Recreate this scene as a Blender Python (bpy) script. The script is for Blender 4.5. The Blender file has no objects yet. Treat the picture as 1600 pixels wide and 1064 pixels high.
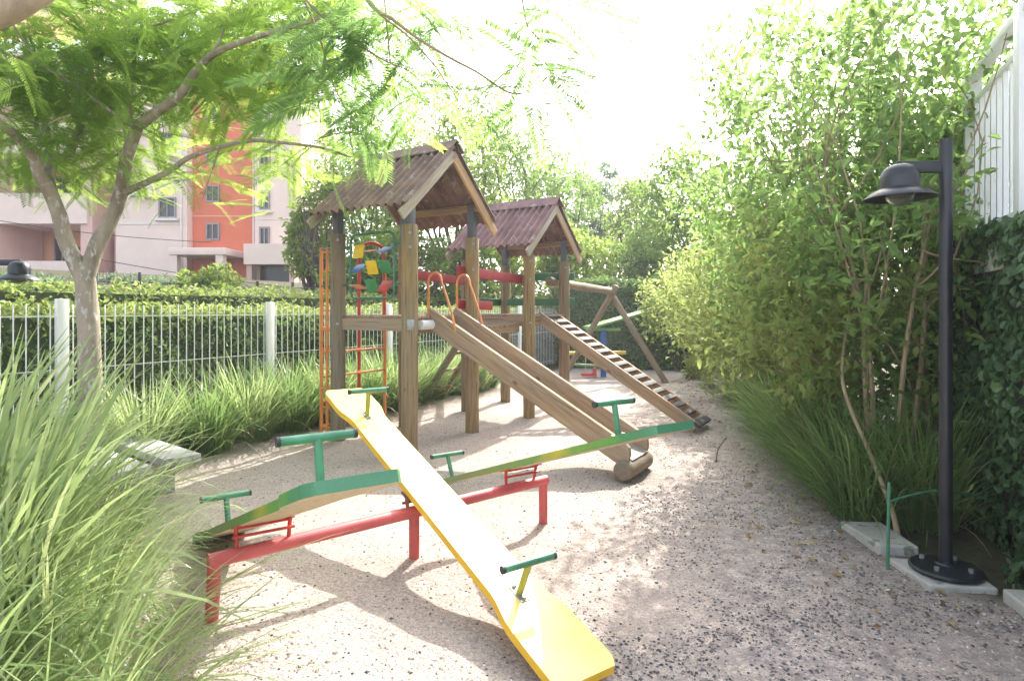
import bpy, bmesh, math, random
import numpy as np
from mathutils import Vector, Matrix
C = bpy.context.scene.collection
SC = bpy.context.scene
R = math.radians

# ------------------------------------------------------------------ camera, sky, sun, exposure
F, HX, HY, EYE = 950.0, 800.0, 485.0, 1.6
cd = bpy.data.cameras.new('camera'); cam = bpy.data.objects.new('camera', cd); C.objects.link(cam)
cam.location = (0, 0, EYE); cam.rotation_euler = (R(90), 0, 0)
cd.sensor_width = 36; cd.lens = F / 1600 * 36; cd.shift_y = -(532 - HY) / 1600
cd.clip_start = 0.05; cd.clip_end = 3000
SC.camera = cam
SUN_EL, SUN_AZ = R(41), math.atan2(0.42, 0.90)        # azimuth from +Y towards +X
wd = bpy.data.worlds.new('World'); SC.world = wd; wd.use_nodes = True
nt = wd.node_tree; bg = nt.nodes['Background']
sky = nt.nodes.new('ShaderNodeTexSky'); sky.sky_type = 'NISHITA'; sky.sun_disc = False
sky.sun_elevation = SUN_EL; sky.sun_rotation = SUN_AZ
sky.air_density = 1.0; sky.dust_density = 4.5; sky.ozone_density = 0.6; sky.altitude = 200
hs_ = nt.nodes.new('ShaderNodeHueSaturation'); hs_.inputs['Saturation'].default_value = .5     # thin bright cloud
nt.links.new(sky.outputs[0], hs_.inputs['Color']); nt.links.new(hs_.outputs[0], bg.inputs[0]); bg.inputs[1].default_value = 0.15
sl = bpy.data.lights.new('sun', 'SUN'); sl.energy = 2.1; sl.angle = R(0.6); sl.color = (1.0, 0.95, 0.88)
sun = bpy.data.objects.new('sun', sl); C.objects.link(sun)
sd = Vector((math.sin(SUN_AZ) * math.cos(SUN_EL), math.cos(SUN_AZ) * math.cos(SUN_EL), math.sin(SUN_EL)))
sun.rotation_euler = sd.to_track_quat('Z', 'Y').to_euler(); sun.location = (6, 12, 12)
SC.view_settings.view_transform = 'Standard'; SC.view_settings.look = 'None'
SC.view_settings.exposure = 2.22; SC.view_settings.gamma = 1.0
SC.cycles.max_bounces = 8; SC.cycles.transparent_max_bounces = 8

rng = np.random.default_rng(7)
rnd = random.Random(5)

# ------------------------------------------------------------------ helpers
W = {}                                                  # world matrices by object
def P(px, py, d):                                       # a point of the photograph at depth d
    return Vector(((px - HX) * d / F, d, EYE + (HY - py) * d / F))
def tag(o, label=None, cat=None, group=None, kind=None):
    if label: o['label'] = label
    if cat: o['category'] = cat
    if group: o['group'] = group
    if kind: o['kind'] = kind
    return o
def thing(name, label, cat, loc=(0, 0, 0), group=None):
    o = bpy.data.objects.new(name, None); C.objects.link(o); o.location = loc
    o.empty_display_size = 0.2
    W[o] = Matrix.Translation(Vector(loc)); return tag(o, label, cat, group)
def link(name, me, parent=None, M=None):
    o = bpy.data.objects.new(name, me); C.objects.link(o)
    if M is None: M = Matrix.Translation(W[parent].translation) if parent else Matrix.Identity(4)
    W[o] = M
    if parent:
        o.parent = parent; o.matrix_basis = W[parent].inverted() @ M
    else: o.matrix_basis = M
    return o
def tomesh(name, V, Fc, mats, midx=None, smooth=35, var=None):
    V = np.asarray(V, float)
    me = bpy.data.meshes.new(name); me.from_pydata([tuple(v) for v in V], [], [tuple(f) for f in Fc])
    for m in (mats if isinstance(mats, (list, tuple)) else [mats]): me.materials.append(m)
    if midx is not None: me.polygons.foreach_set('material_index', np.asarray(midx, np.int32))
    if smooth:
        me.shade_smooth(); me.set_sharp_from_angle(angle=R(smooth))
    me.update(); return me
def npmesh(name, V, Q, mats, var=None, midx=None, smooth=False):
    """fast mesh from an (n,3) array and an (m,k) face array; var = one value per face"""
    V = np.ascontiguousarray(V, np.float32); Q = np.ascontiguousarray(Q, np.int32)
    m, k = Q.shape
    me = bpy.data.meshes.new(name)
    me.vertices.add(len(V)); me.vertices.foreach_set('co', V.ravel())
    me.loops.add(m * k); me.loops.foreach_set('vertex_index', Q.ravel())
    me.polygons.add(m)
    me.polygons.foreach_set('loop_start', np.arange(0, m * k, k, dtype=np.int32))
    for mt in (mats if isinstance(mats, (list, tuple)) else [mats]): me.materials.append(mt)
    if midx is not None: me.polygons.foreach_set('material_index', np.asarray(midx, np.int32))
    me.polygons.foreach_set('use_smooth', np.full(m, smooth, dtype=bool))
    if var is not None:
        a = me.attributes.new('var', 'FLOAT', 'FACE'); a.data.foreach_set('value', np.asarray(var, np.float32))
    me.update(); me.validate(); return me

class MB:                                               # collects shapes given in world coordinates
    def __init__(s): s.v = []; s.f = []; s.m = []
    def add(s, V, Fc, mi=0):
        o = len(s.v); s.v += [tuple(v) for v in V]; s.f += [tuple(i + o for i in f) for f in Fc]; s.m += [mi] * len(Fc); return s
    def box(s, c, d, ax=None, mi=0, bev=0.0):
        c = Vector(c); ax = ax or (Vector((1, 0, 0)), Vector((0, 1, 0)), Vector((0, 0, 1)))
        if bev <= 0:
            V = [c + ax[0] * (d[0] / 2 * i) + ax[1] * (d[1] / 2 * j) + ax[2] * (d[2] / 2 * k) for i in (-1, 1) for j in (-1, 1) for k in (-1, 1)]
            return s.add(V, [(0, 1, 3, 2), (4, 6, 7, 5), (0, 4, 5, 1), (2, 3, 7, 6), (0, 2, 6, 4), (1, 5, 7, 3)], mi)
        bm = bmesh.new(); bmesh.ops.create_cube(bm, size=1)
        for v in bm.verts: v.co = Vector((v.co.x * d[0], v.co.y * d[1], v.co.z * d[2]))
        bmesh.ops.bevel(bm, geom=list(bm.edges), offset=bev, segments=2, affect='EDGES', profile=0.6)
        bm.verts.index_update()
        V = [c + ax[0] * v.co.x + ax[1] * v.co.y + ax[2] * v.co.z for v in bm.verts]
        Fc = [[v.index for v in f.verts] for f in bm.faces]; bm.free()
        return s.add(V, Fc, mi)
    def bar(s, p, q, w, h, up=(0, 0, 1), mi=0, bev=0.0):   # a rectangular bar from p to q, h along up
        p, q = Vector(p), Vector(q); x = (q - p); L = x.length; x.normalize(); up = Vector(up)
        y = up.cross(x).normalized(); z = x.cross(y)
        return s.box((p + q) / 2, (L, w, h), (x, y, z), mi, bev)
    def tube(s, pts, r, n=10, caps=True, mi=0, wob=0.0):
        pts = [Vector(p) for p in pts]; k = len(pts)
        rr = list(r) if isinstance(r, (list, tuple)) else [r] * k
        V = []; u = None
        for i, p in enumerate(pts):
            t = (pts[min(i + 1, k - 1)] - pts[max(i - 1, 0)]).normalized()
            if u is None:
                u = t.cross(Vector((0.13, 0.21, 1)) if abs(t.z) < .9 else Vector((1, .1, 0))).normalized()
            u = (u - t * u.dot(t)).normalized(); w = t.cross(u)
            for j in range(n):
                a = 2 * math.pi * j / n; q = rr[i] * (1 + wob * (rnd.random() - .5))
                V.append(p + u * (math.cos(a) * q) + w * (math.sin(a) * q))
        Fc = [(i * n + j, i * n + (j + 1) % n, (i + 1) * n + (j + 1) % n, (i + 1) * n + j) for i in range(k - 1) for j in range(n)]
        if caps: Fc += [tuple(range(n))[::-1], tuple((k - 1) * n + j for j in range(n))]
        return s.add(V, Fc, mi)
    def lathe(s, prof, c, n=32, mi=0):
        V = []; c = Vector(c)
        for r, z in prof:
            for j in range(n): a = 2 * math.pi * j / n; V.append(c + Vector((r * math.cos(a), r * math.sin(a), z)))
        k = len(prof)
        return s.add(V, [(i * n + j, i * n + (j + 1) % n, (i + 1) * n + (j + 1) % n, (i + 1) * n + j) for i in range(k - 1) for j in range(n)], mi)
    def prism(s, outline, o, ex, ey, ez, th, mi=0):      # outline in (ex, ey), thickness th along ez, centred
        o = Vector(o); n = len(outline)
        V = [o + ex * x + ey * y + ez * k for k in (-th / 2, th / 2) for x, y in outline]
        return s.add(V, [tuple(range(n))[::-1], tuple(range(n, 2 * n))] + [(i, (i + 1) % n, n + (i + 1) % n, n + i) for i in range(n)], mi)
    def build(s, name, mats, parent=None, M=None, smooth=35):
        if M is None:
            if parent: M = Matrix.Translation(W[parent].translation)
            else:
                a = np.array(s.v); M = Matrix.Translation((a[:, 0].mean(), a[:, 1].mean(), a[:, 2].min()))
        Mi = np.array(M.inverted()); a = np.array(s.v) @ Mi[:3, :3].T + Mi[:3, 3]
        return link(name, tomesh(name, a, s.f, mats, s.m, smooth), parent, M)
def frame(p, q):                                        # local Z runs from p to q
    z = (Vector(q) - Vector(p)).normalized()
    x = z.cross(Vector((0, 0, 1)) if abs(z.z) < .95 else Vector((1, 0, 0))).normalized(); y = z.cross(x)
    M = Matrix((x, y, z)).transposed().to_4x4(); M.translation = Vector(p); return M

# ------------------------------------------------------------------ materials
def newmat(name):
    m = bpy.data.materials.new(name); m.use_nodes = True
    n = m.node_tree; return m, n, n.nodes['Principled BSDF']
def noise(n, scale, detail=4, coord='Object', mapping=(1, 1, 1), rough=.55):
    tc = n.nodes.new('ShaderNodeTexCoord'); mp = n.nodes.new('ShaderNodeMapping'); mp.inputs['Scale'].default_value = mapping
    t = n.nodes.new('ShaderNodeTexNoise'); t.inputs['Scale'].default_value = scale; t.inputs['Detail'].default_value = detail; t.inputs['Roughness'].default_value = rough
    n.links.new(tc.outputs[coord], mp.inputs[0]); n.links.new(mp.outputs[0], t.inputs[0]); return t.outputs[0]
def ramp(n, fac, stops):
    r = n.nodes.new('ShaderNodeValToRGB'); e = r.color_ramp.elements
    while len(e) < len(stops): e.new(.5)
    for k, (p, c) in enumerate(stops): e[k].position = p; e[k].color = (*c, 1)
    n.links.new(fac, r.inputs[0]); return r.outputs[0]
def bump(n, b, h, strength, dist=.01):
    k = n.nodes.new('ShaderNodeBump'); k.inputs['Strength'].default_value = strength; k.inputs['Distance'].default_value = dist
    n.links.new(h, k.inputs['Height']); n.links.new(k.outputs[0], b.inputs['Normal'])
def mixc(n, fac, a, b):
    m = n.nodes.new('ShaderNodeMix'); m.data_type = 'RGBA'
    for s, v in ((m.inputs[6], a), (m.inputs[7], b)):
        if isinstance(v, tuple): s.default_value = (*v, 1)
        else: n.links.new(v, s)
    if isinstance(fac, float): m.inputs[0].default_value = fac
    else: n.links.new(fac, m.inputs[0])
    return m.outputs[2]
def plain(name, c, rough=.6, var=.25, scale=6, bmp=.1, metal=0.0, mapping=(1, 1, 1), detail=5, stain=None, stain_at=.62):
    m, n, b = newmat(name)
    t = noise(n, scale, detail, mapping=mapping)
    lo = tuple(x * (1 - var) for x in c); hi = tuple(min(1, x * (1 + var)) for x in c)
    col = ramp(n, t, [(.3, lo), (.7, hi)])
    if stain:
        t2 = noise(n, scale * 2.3, 6, mapping=(mapping[0], mapping[1], mapping[2]), rough=.7)
        f = ramp(n, t2, [(stain_at, (0, 0, 0)), (min(.99, stain_at + .06), (1, 1, 1))])
        col = mixc(n, f, col, stain)
    n.links.new(col, b.inputs['Base Color'])
    b.inputs['Roughness'].default_value = rough; b.inputs['Metallic'].default_value = metal
    if bmp: bump(n, b, noise(n, scale * 8, 4, mapping=mapping), bmp)
    return m
def wood(name, a, bcol, c, sc=1.0, moss=None, rough=.8):
    """grain along local Z"""
    m, n, b = newmat(name)
    t = noise(n, 5 * sc, 8, mapping=(5, 5, .35), rough=.65)
    col = ramp(n, t, [(.28, a), (.5, bcol), (.72, c)])
    t2 = noise(n, 2.2, 4); f = ramp(n, t2, [(.42, (0, 0, 0)), (.75, (.8, .8, .8))])
    if moss: col = mixc(n, f, col, moss)
    cr = noise(n, 9 * sc, 6, mapping=(6, 6, .22), rough=.5); fc = ramp(n, cr, [(.60, (0, 0, 0)), (.68, (.75, .75, .75))])
    col = mixc(n, fc, col, tuple(x * .35 for x in a))
    oi = n.nodes.new('ShaderNodeObjectInfo'); gy = noise(n, 1.3, 5, mapping=(2, 2, .5), rough=.7)
    ad = n.nodes.new('ShaderNodeMath'); ad.operation = 'MULTIPLY_ADD'; n.links.new(oi.outputs['Random'], ad.inputs[0]); ad.inputs[1].default_value = .3; n.links.new(gy, ad.inputs[2])
    fg = ramp(n, ad.outputs[0], [(.52, (0, 0, 0)), (.9, (.6, .6, .6))]); lum = sum(bcol) / 3
    col = mixc(n, fg, col, (lum * 1.15, lum * 1.08, lum * .98))
    kn = n.nodes.new('ShaderNodeTexVoronoi'); kn.inputs['Scale'].default_value = 3.2; tc = n.nodes.new('ShaderNodeTexCoord'); mp = n.nodes.new('ShaderNodeMapping'); mp.inputs['Scale'].default_value = (1.6, 1.6, .8)
    n.links.new(tc.outputs['Object'], mp.inputs[0]); n.links.new(mp.outputs[0], kn.inputs['Vector'])
    col = mixc(n, ramp(n, kn.outputs['Distance'], [(.05, (.8, .8, .8)), (.12, (0, 0, 0))]), col, tuple(x * .5 for x in a))
    n.links.new(col, b.inputs['Base Color']); b.inputs['Roughness'].default_value = rough
    bump(n, b, t, .6, .014); return m
def leafmat(name, cols, trans=.45, tcol=None, rough=.45):
    m, n, b = newmat(name)
    at = n.nodes.new('ShaderNodeAttribute'); at.attribute_name = 'var'
    k = len(cols); col = ramp(n, at.outputs['Fac'], [(i / max(1, k - 1), c) for i, c in enumerate(cols)])
    n.links.new(col, b.inputs['Base Color']); b.inputs['Roughness'].default_value = rough
    b.inputs['Specular IOR Level'].default_value = .35
    tr = n.nodes.new('ShaderNodeBsdfTranslucent'); mx = n.nodes.new('ShaderNodeMixShader'); mx.inputs[0].default_value = trans
    g = mixc(n, .65, col, tcol) if tcol else col
    n.links.new(g, tr.inputs[0])
    out = n.nodes['Material Output']
    n.links.new(b.outputs[0], mx.inputs[1]); n.links.new(tr.outputs[0], mx.inputs[2]); n.links.new(mx.outputs[0], out.inputs[0]); return m

M_log = wood('log_wood', (.15, .085, .04), (.29, .18, .08), (.39, .265, .13), moss=(.25, .22, .08))
M_logd = wood('weathered_log', (.125, .08, .05), (.23, .155, .09), (.32, .23, .14), moss=(.20, .185, .10))
M_board = wood('board_wood', (.22, .13, .065), (.35, .225, .125), (.45, .32, .19))
M_bedw = wood('slide_bed_wood', (.24, .20, .165), (.34, .295, .25), (.43, .385, .34), rough=.4)
M_deckw = wood('deck_wood', (.20, .12, .07), (.33, .20, .11), (.42, .29, .18))
M_metal = plain('grey_post_metal', (.11, .12, .14), .45, .2, 4, .05)
M_roof = plain('weathered_roofing', (.19, .125, .105), .85, .35, 3.5, .4, stain=(.31, .26, .245), stain_at=.58)
M_roofb = plain('mauve_roofing', (.20, .115, .11), .85, .35, 3.5, .4, stain=(.32, .25, .24), stain_at=.58)
M_rake = wood('rake_wood', (.24, .19, .13), (.40, .33, .24), (.50, .44, .34))
M_rakelit = wood('lit_rake_wood', (.33, .18, .08), (.50, .30, .14), (.58, .38, .20))  # right front rake board, its orange sunlight put into the wood colour
M_redp = plain('red_paint', (.52, .095, .09), .45, .2, 5, .1, stain=(.30, .11, .08), stain_at=.60)
M_redrail = plain('red_rail_paint', (.36, .035, .045), .5, .2, 5, .1, stain=(.22, .06, .05))
M_greenrail = plain('green_rail_paint', (.03, .14, .06), .55, .25, 5, .1)
M_orange = plain('orange_tube_paint', (.62, .23, .06), .4, .15, 8, .05, stain=(.45, .22, .10), stain_at=.66)
M_redtube = plain('red_tube_paint', (.48, .04, .03), .4, .15, 8, .05)
M_greent = plain('green_tube_paint', (.06, .20, .115), .4, .3, 9, .08, stain=(.16, .17, .13), stain_at=.62)
M_greenl = plain('green_loop_paint', (.05, .16, .10), .4, .2, 9, .06)
M_olive = plain('olive_post_paint', (.30, .30, .05), .4, .2, 9, .06)
M_cap = plain('black_plastic', (.03, .03, .035), .5, .2, 8, .0)
M_rubber = plain('black_rubber', (.06, .055, .052), .75, .3, 9, .1)
M_yel = plain('yellow_paint', (.84, .71, .24), .36, .08, 3, .03, stain=(.60, .50, .26), stain_at=.66)
M_yelshade = plain('shaded_yellow_edge_paint', (.80, .47, .03), .4, .1, 5, .05, stain=(.45, .30, .12), stain_at=.70)  # yellow board edges and underside, their shade put into a golden colour
M_under = wood('bare_underside', (.42, .32, .18), (.56, .45, .28), (.64, .54, .36))
M_rust = plain('rusty_rod', (.20, .07, .05), .7, .3, 20, .1)
M_bolt = plain('galvanised_bolt', (.30, .30, .31), .45, .2, 20, .05, metal=.6)
M_black = plain('black_lamp_paint', (.012, .015, .022), .36, .4, 4, .06, stain=(.06, .05, .04), stain_at=.68)
M_white = plain('white_fence_paint', (.74, .76, .74), .5, .06, 3, .03, stain=(.52, .54, .50), stain_at=.66)
M_conc = plain('pale_concrete', (.42, .41, .375), .92, .22, 5, .6, stain=(.20, .21, .17), stain_at=.56)
M_bark = plain('smooth_grey_bark', (.30, .25, .19), .9, .35, 7, .6, mapping=(1, 1, .5), stain=(.46, .44, .40), stain_at=.55)
M_barkd = plain('dark_bark', (.12, .09, .07), .9, .3, 8, .6, mapping=(1, 1, .4))
M_stem = plain('tan_stem_bark', (.30, .23, .14), .85, .3, 9, .4, mapping=(1, 1, .3))
M_soil = plain('dark_soil', (.06, .05, .035), .95, .4, 10, .5)
M_white2 = plain('white_tape', (.72, .72, .72), .5, .08, 9, .1)
def scuffs(n, col, chip, dirt):
    t = noise(n, 5, 8, mapping=(.8, 2.4, 2.4), rough=.75); col = mixc(n, ramp(n, t, [(.63, (0, 0, 0)), (.66, (.85, .85, .85))]), col, chip)
    t = noise(n, 14, 3, mapping=(.25, 5, 5), rough=.6); col = mixc(n, ramp(n, t, [(.64, (0, 0, 0)), (.72, (.5, .5, .5))]), col, chip)
    t = noise(n, 2.2, 6, rough=.7); return mixc(n, ramp(n, t, [(.45, (0, 0, 0)), (.8, (.55, .55, .55))]), col, dirt)
def boardyellow():
    m, n, b = newmat('worn_yellow_paint')
    col = ramp(n, noise(n, 3, 5), [(.3, (.80, .62, .13)), (.7, (.86, .70, .22))])
    col = scuffs(n, col, (.46, .36, .20), (.66, .56, .30)); n.links.new(col, b.inputs['Base Color'])
    b.inputs['Roughness'].default_value = .4; bump(n, b, noise(n, 30, 3), .06); return m
def boardgreen():
    m, n, b = newmat('worn_green_paint')
    tc = n.nodes.new('ShaderNodeTexCoord'); sx = n.nodes.new('ShaderNodeSeparateXYZ'); n.links.new(tc.outputs['Object'], sx.inputs[0])
    t = noise(n, 3.5, 5, mapping=(1, 4, 4))
    ad = n.nodes.new('ShaderNodeMath'); ad.operation = 'MULTIPLY_ADD'; n.links.new(t, ad.inputs[0]); ad.inputs[1].default_value = .5; n.links.new(sx.outputs[0], ad.inputs[2])
    mr = n.nodes.new('ShaderNodeMapRange'); mr.inputs[1].default_value = -1.5; mr.inputs[2].default_value = 1.8; n.links.new(ad.outputs[0], mr.inputs[0])
    col = ramp(n, mr.outputs[0], [(0, (.06, .21, .115)), (.14, (.06, .22, .10)), (.17, (.09, .30, .05)), (.30, (.12, .30, .05)), (.36, (.40, .36, .04)), (.42, (.14, .30, .06)), (.62, (.20, .27, .08)), (1, (.16, .27, .10))])
    col = scuffs(n, col, (.30, .24, .15), (.08, .16, .09))
    n.links.new(col, b.inputs['Base Color']); b.inputs['Roughness'].default_value = .42; bump(n, b, noise(n, 30, 3), .08); return m
M_bgreen = boardgreen(); M_yel = boardyellow()

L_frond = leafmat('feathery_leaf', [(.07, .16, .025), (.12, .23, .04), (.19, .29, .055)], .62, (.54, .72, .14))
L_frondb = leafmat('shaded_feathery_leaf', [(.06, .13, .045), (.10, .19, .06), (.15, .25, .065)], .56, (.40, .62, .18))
L_tree = leafmat('tree_leaf', [(.06, .12, .025), (.10, .18, .035), (.16, .23, .05)], .55, (.38, .56, .13))
L_treey = leafmat('yellowish_tree_leaf', [(.09, .15, .02), (.15, .22, .03), (.23, .28, .06)], .55, (.44, .58, .13))
L_treeb = leafmat('bluish_tree_leaf', [(.06, .10, .06), (.09, .14, .08), (.13, .18, .11)], .5, (.28, .42, .20))
L_shrub = leafmat('shrub_leaf', [(.065, .13, .045), (.105, .19, .06), (.16, .25, .08), (.27, .28, .085)], .53, (.42, .62, .17))
L_shruby = leafmat('light_shrub_leaf', [(.12, .18, .05), (.19, .25, .07), (.28, .32, .12)], .55, (.54, .62, .20))
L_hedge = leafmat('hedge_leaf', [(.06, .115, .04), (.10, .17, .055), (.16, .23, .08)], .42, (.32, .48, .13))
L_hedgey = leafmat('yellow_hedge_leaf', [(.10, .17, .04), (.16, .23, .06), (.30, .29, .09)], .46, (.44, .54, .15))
L_ivy = leafmat('ivy_leaf', [(.04, .09, .04), (.065, .13, .055), (.11, .19, .075)], .3, (.12, .24, .07), rough=.35)
L_grass = leafmat('strap_leaf', [(.11, .18, .065), (.18, .265, .10), (.28, .34, .17), (.50, .44, .29)], .48, (.54, .66, .26), rough=.3)
L_grassd = leafmat('dark_strap_leaf', [(.075, .15, .05), (.125, .22, .07), (.19, .28, .10), (.38, .35, .21)], .45, (.32, .48, .14), rough=.35)
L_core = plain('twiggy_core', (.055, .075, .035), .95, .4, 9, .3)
M_litter = leafmat('dry_leaf', [(.16, .09, .04), (.32, .20, .08), (.45, .35, .10)], .2)

# ------------------------------------------------------------------ ground
FD = Vector((.457, .889, 0)).normalized(); FN = Vector((-FD.y, FD.x, 0)); F0 = Vector((-4.56, 6.16, 0))
def vnoise(x, y, s, seed=0):
    x = np.asarray(x) * s + seed * 17.3; y = np.asarray(y) * s + seed * 9.1
    xi, yi = np.floor(x), np.floor(y); fx, fy = x - xi, y - yi
    fx = fx * fx * (3 - 2 * fx); fy = fy * fy * (3 - 2 * fy)
    h = lambda a, b: np.modf(np.abs(np.sin(a * 127.1 + b * 311.7 + seed) * 43758.5453))[0]
    return (h(xi, yi) * (1 - fx) + h(xi + 1, yi) * fx) * (1 - fy) + (h(xi, yi + 1) * (1 - fx) + h(xi + 1, yi + 1) * fx) * fy
HOLLOWS = [(.33, 2.55, -.04, .22), (-1.42, 5.05, -.035, .25), (-.45, 2.0, -.035, .25), (-2.05, 4.4, -.03, .25), (.75, 3.3, -.035, .25), (-.7, 5.6, -.03, .25), (1.3, 5.8, -.05, .28), (1.55, 5.4, -.03, .3),
           (-1.15, 6.82, .03, .13), (-.51, 7.84, .03, .13), (-2.13, 7.43, .03, .13), (-1.49, 8.45, .03, .13), (.26, 9.07, .03, .13), (.87, 10.05, .03, .13), (-1.52, 3.04, .025, .09), (-.62, 3.83, .025, .09), (.24, 4.57, .025, .09), (2.64, 3.7, -.01, .4)]
for k_ in range(260): HOLLOWS.append((rnd.uniform(-2.6, 2.6), rnd.uniform(1.6, 9), rnd.uniform(-.013, .007), rnd.uniform(.05, .09)))
def gz(x, y):
    x = np.asarray(x, float); y = np.asarray(y, float)
    d = (x - F0.x) * FN.x + (y - F0.y) * FN.y
    t = np.clip((d - 1.6) / 11, 0, 1); rise = 2.75 * t * t * (3 - 2 * t)
    near = np.clip(1 - (np.hypot(x, y - 6) - 14) / 10, 0, 1)
    b = (vnoise(x, y, .8, 1) - .5) * .05 + (vnoise(x, y, 2.3, 2) - .5) * .028 + (vnoise(x, y, 6.0, 3) - .5) * .02
    for hx, hy, amp, sg in HOLLOWS: b = b + amp * np.exp(-((x - hx) ** 2 + (y - hy) ** 2) / (2 * sg * sg))
    return rise + near * (b - .012)
xs = np.unique(np.concatenate([np.linspace(-300, -60, 10), np.linspace(-60, -6, 70), np.linspace(-6, 6, 220), np.linspace(6, 60, 45), np.linspace(60, 300, 10)]))
ys = np.unique(np.concatenate([np.linspace(-60, 0, 10), np.linspace(0, 16, 260), np.linspace(16, 60, 90), np.linspace(60, 600, 14)]))
gx, gy = np.meshgrid(xs, ys); nx, ny = len(xs), len(ys)
V = np.stack([gx.ravel(), gy.ravel(), gz(gx, gy).ravel()], 1)
i = (np.arange(ny - 1)[:, None] * nx + np.arange(nx - 1)[None, :]).ravel()
def right_edge(y): return np.interp(y, [0, 3.1, 4.5, 6, 8, 12, 16, 40], [2.6, 2.55, 2.45, 2.8, 3.25, 3.85, 4.6, 6])
def sandmask(x, y):
    d = (x - F0.x) * FN.x + (y - F0.y) * FN.y + (vnoise(x, y, 1.5, 5) - .5) * .25
    left = np.clip((-d - .35) / .25, 0, 1)
    rr = np.clip((right_edge(y) - x + .25 + (vnoise(x, y, 2, 6) - .5) * .4) / .35, 0, 1)
    back = np.clip((17.2 - y) / .6, 0, 1)
    return left * rr * back
def groundmat():
    m, n, b = newmat('sandy_ground')
    at = n.nodes.new('ShaderNodeAttribute'); at.attribute_name = 'sand'
    t1 = noise(n, 1.1, 6); t2 = noise(n, 55, 4, rough=.8); t3 = noise(n, 9, 6, rough=.7); t4 = noise(n, 130, 2)
    sand = ramp(n, t1, [(.3, (.42, .345, .295)), (.55, (.53, .44, .375)), (.75, (.56, .50, .46))])
    f2 = ramp(n, t2, [(.40, (1, 1, 1)), (.56, (0, 0, 0))])
    sand = mixc(n, f2, sand, (.27, .235, .22))
    f4 = ramp(n, t4, [(.62, (0, 0, 0)), (.70, (1, 1, 1))])
    sand = mixc(n, f4, sand, (.66, .61, .56))
    gr = n.nodes.new('ShaderNodeAttribute'); gr.attribute_name = 'gravel'
    f3 = ramp(n, t3, [(.42, (0, 0, 0)), (.62, (1, 1, 1))])
    ml = n.nodes.new('ShaderNodeMath'); ml.operation = 'MULTIPLY'; n.links.new(gr.outputs['Fac'], ml.inputs[0]); n.links.new(f3, ml.inputs[1])
    sand = mixc(n, ml.outputs[0], sand, (.25, .215, .205))
    soil = ramp(n, t3, [(.3, (.05, .045, .03)), (.6, (.085, .08, .045)), (.8, (.07, .10, .03))])
    col = mixc(n, at.outputs['Fac'], soil, sand)
    n.links.new(col, b.inputs['Base Color']); b.inputs['Roughness'].default_value = .95; b.inputs['Specular IOR Level'].default_value = .15
    ad = n.nodes.new('ShaderNodeMath'); ad.operation = 'MULTIPLY_ADD'; n.links.new(noise(n, 16, 5, rough=.7), ad.inputs[0]); ad.inputs[1].default_value = 1.6; n.links.new(t2, ad.inputs[2])
    bump(n, b, ad.outputs[0], .7, .016); return m
gme = npmesh('ground', V, np.stack([i, i + 1, i + nx + 1, i + nx], 1), groundmat(), smooth=True)
def gravelmask(x, y):
    g = np.clip((x - (.15 + .12 * (y - 3))) / 1.2, 0, 1) * np.clip((11 - y) / 6, 0, 1)
    return np.clip(g * .9 + np.clip((3.4 - y) / 1.2, 0, .6) * np.clip((x - .1) / .4, .06, 1), 0, 1)
for nm, fn in (('sand', sandmask), ('gravel', gravelmask)):
    a = gme.attributes.new(nm, 'FLOAT', 'POINT'); a.data.foreach_set('value', fn(V[:, 0], V[:, 1]).astype(np.float32))
ground = link('ground', gme); tag(ground, 'pale sandy playground floor rising to planted ground behind', 'ground', kind='structure')

# loose gravel and bark on the sand
def pebbles(name, N, smin, smax, mat, dens, label, flat=.6):
    n = N * 4
    y = .9 + 15 * rng.random(n) ** 1.8; x = (rng.random(n) * 2 - 1) * (.95 * y + .3)
    keep = (rng.random(n) < dens(x, y)) & (sandmask(x, y) > .5)
    x, y = x[keep][:N], y[keep][:N]; n = len(x); s = smin + (smax - smin) * rng.random(n) ** 3
    octv = np.array([(1, 0, 0), (0, 1, 0), (-1, 0, 0), (0, -1, 0), (0, 0, 1), (0, 0, -1)], float)
    octf = np.array([(0, 1, 4), (1, 2, 4), (2, 3, 4), (3, 0, 4), (1, 0, 5), (2, 1, 5), (3, 2, 5), (0, 3, 5)])
    v = octv[None] * s[:, None, None] * (1 + .5 * (rng.random((n, 6, 1)) - .5)) * np.stack([.7 + .6 * rng.random(n), .7 + .6 * rng.random(n), np.full(n, flat)], 1)[:, None]
    a = rng.random(n) * 6.28; ca, sa = np.cos(a)[:, None], np.sin(a)[:, None]
    v = np.stack([v[..., 0] * ca - v[..., 1] * sa, v[..., 0] * sa + v[..., 1] * ca, v[..., 2]], 2)
    v += np.stack([x, y, gz(x, y) + s * .15], 1)[:, None]
    f = (octf[None] + (np.arange(n) * 6)[:, None, None]).reshape(-1, 3)
    o = link(name, npmesh(name, v.reshape(-1, 3), f, mat, np.repeat(rng.random(n), 8)))
    tag(o, label, 'gravel', kind='stuff')
def stonemat(name, stops):
    m, n, b = newmat(name); at = n.nodes.new('ShaderNodeAttribute'); at.attribute_name = 'var'
    n.links.new(ramp(n, at.outputs['Fac'], stops), b.inputs['Base Color']); b.inputs['Roughness'].default_value = .85; return m
M_peb = stonemat('dark_gravel', [(0, (.045, .047, .055)), (.45, (.10, .095, .10)), (.75, (.22, .185, .16)), (1, (.42, .37, .33))])
M_grain = stonemat('pale_gravel', [(0, (.22, .17, .14)), (.5, (.42, .35, .29)), (1, (.62, .57, .52))])
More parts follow.
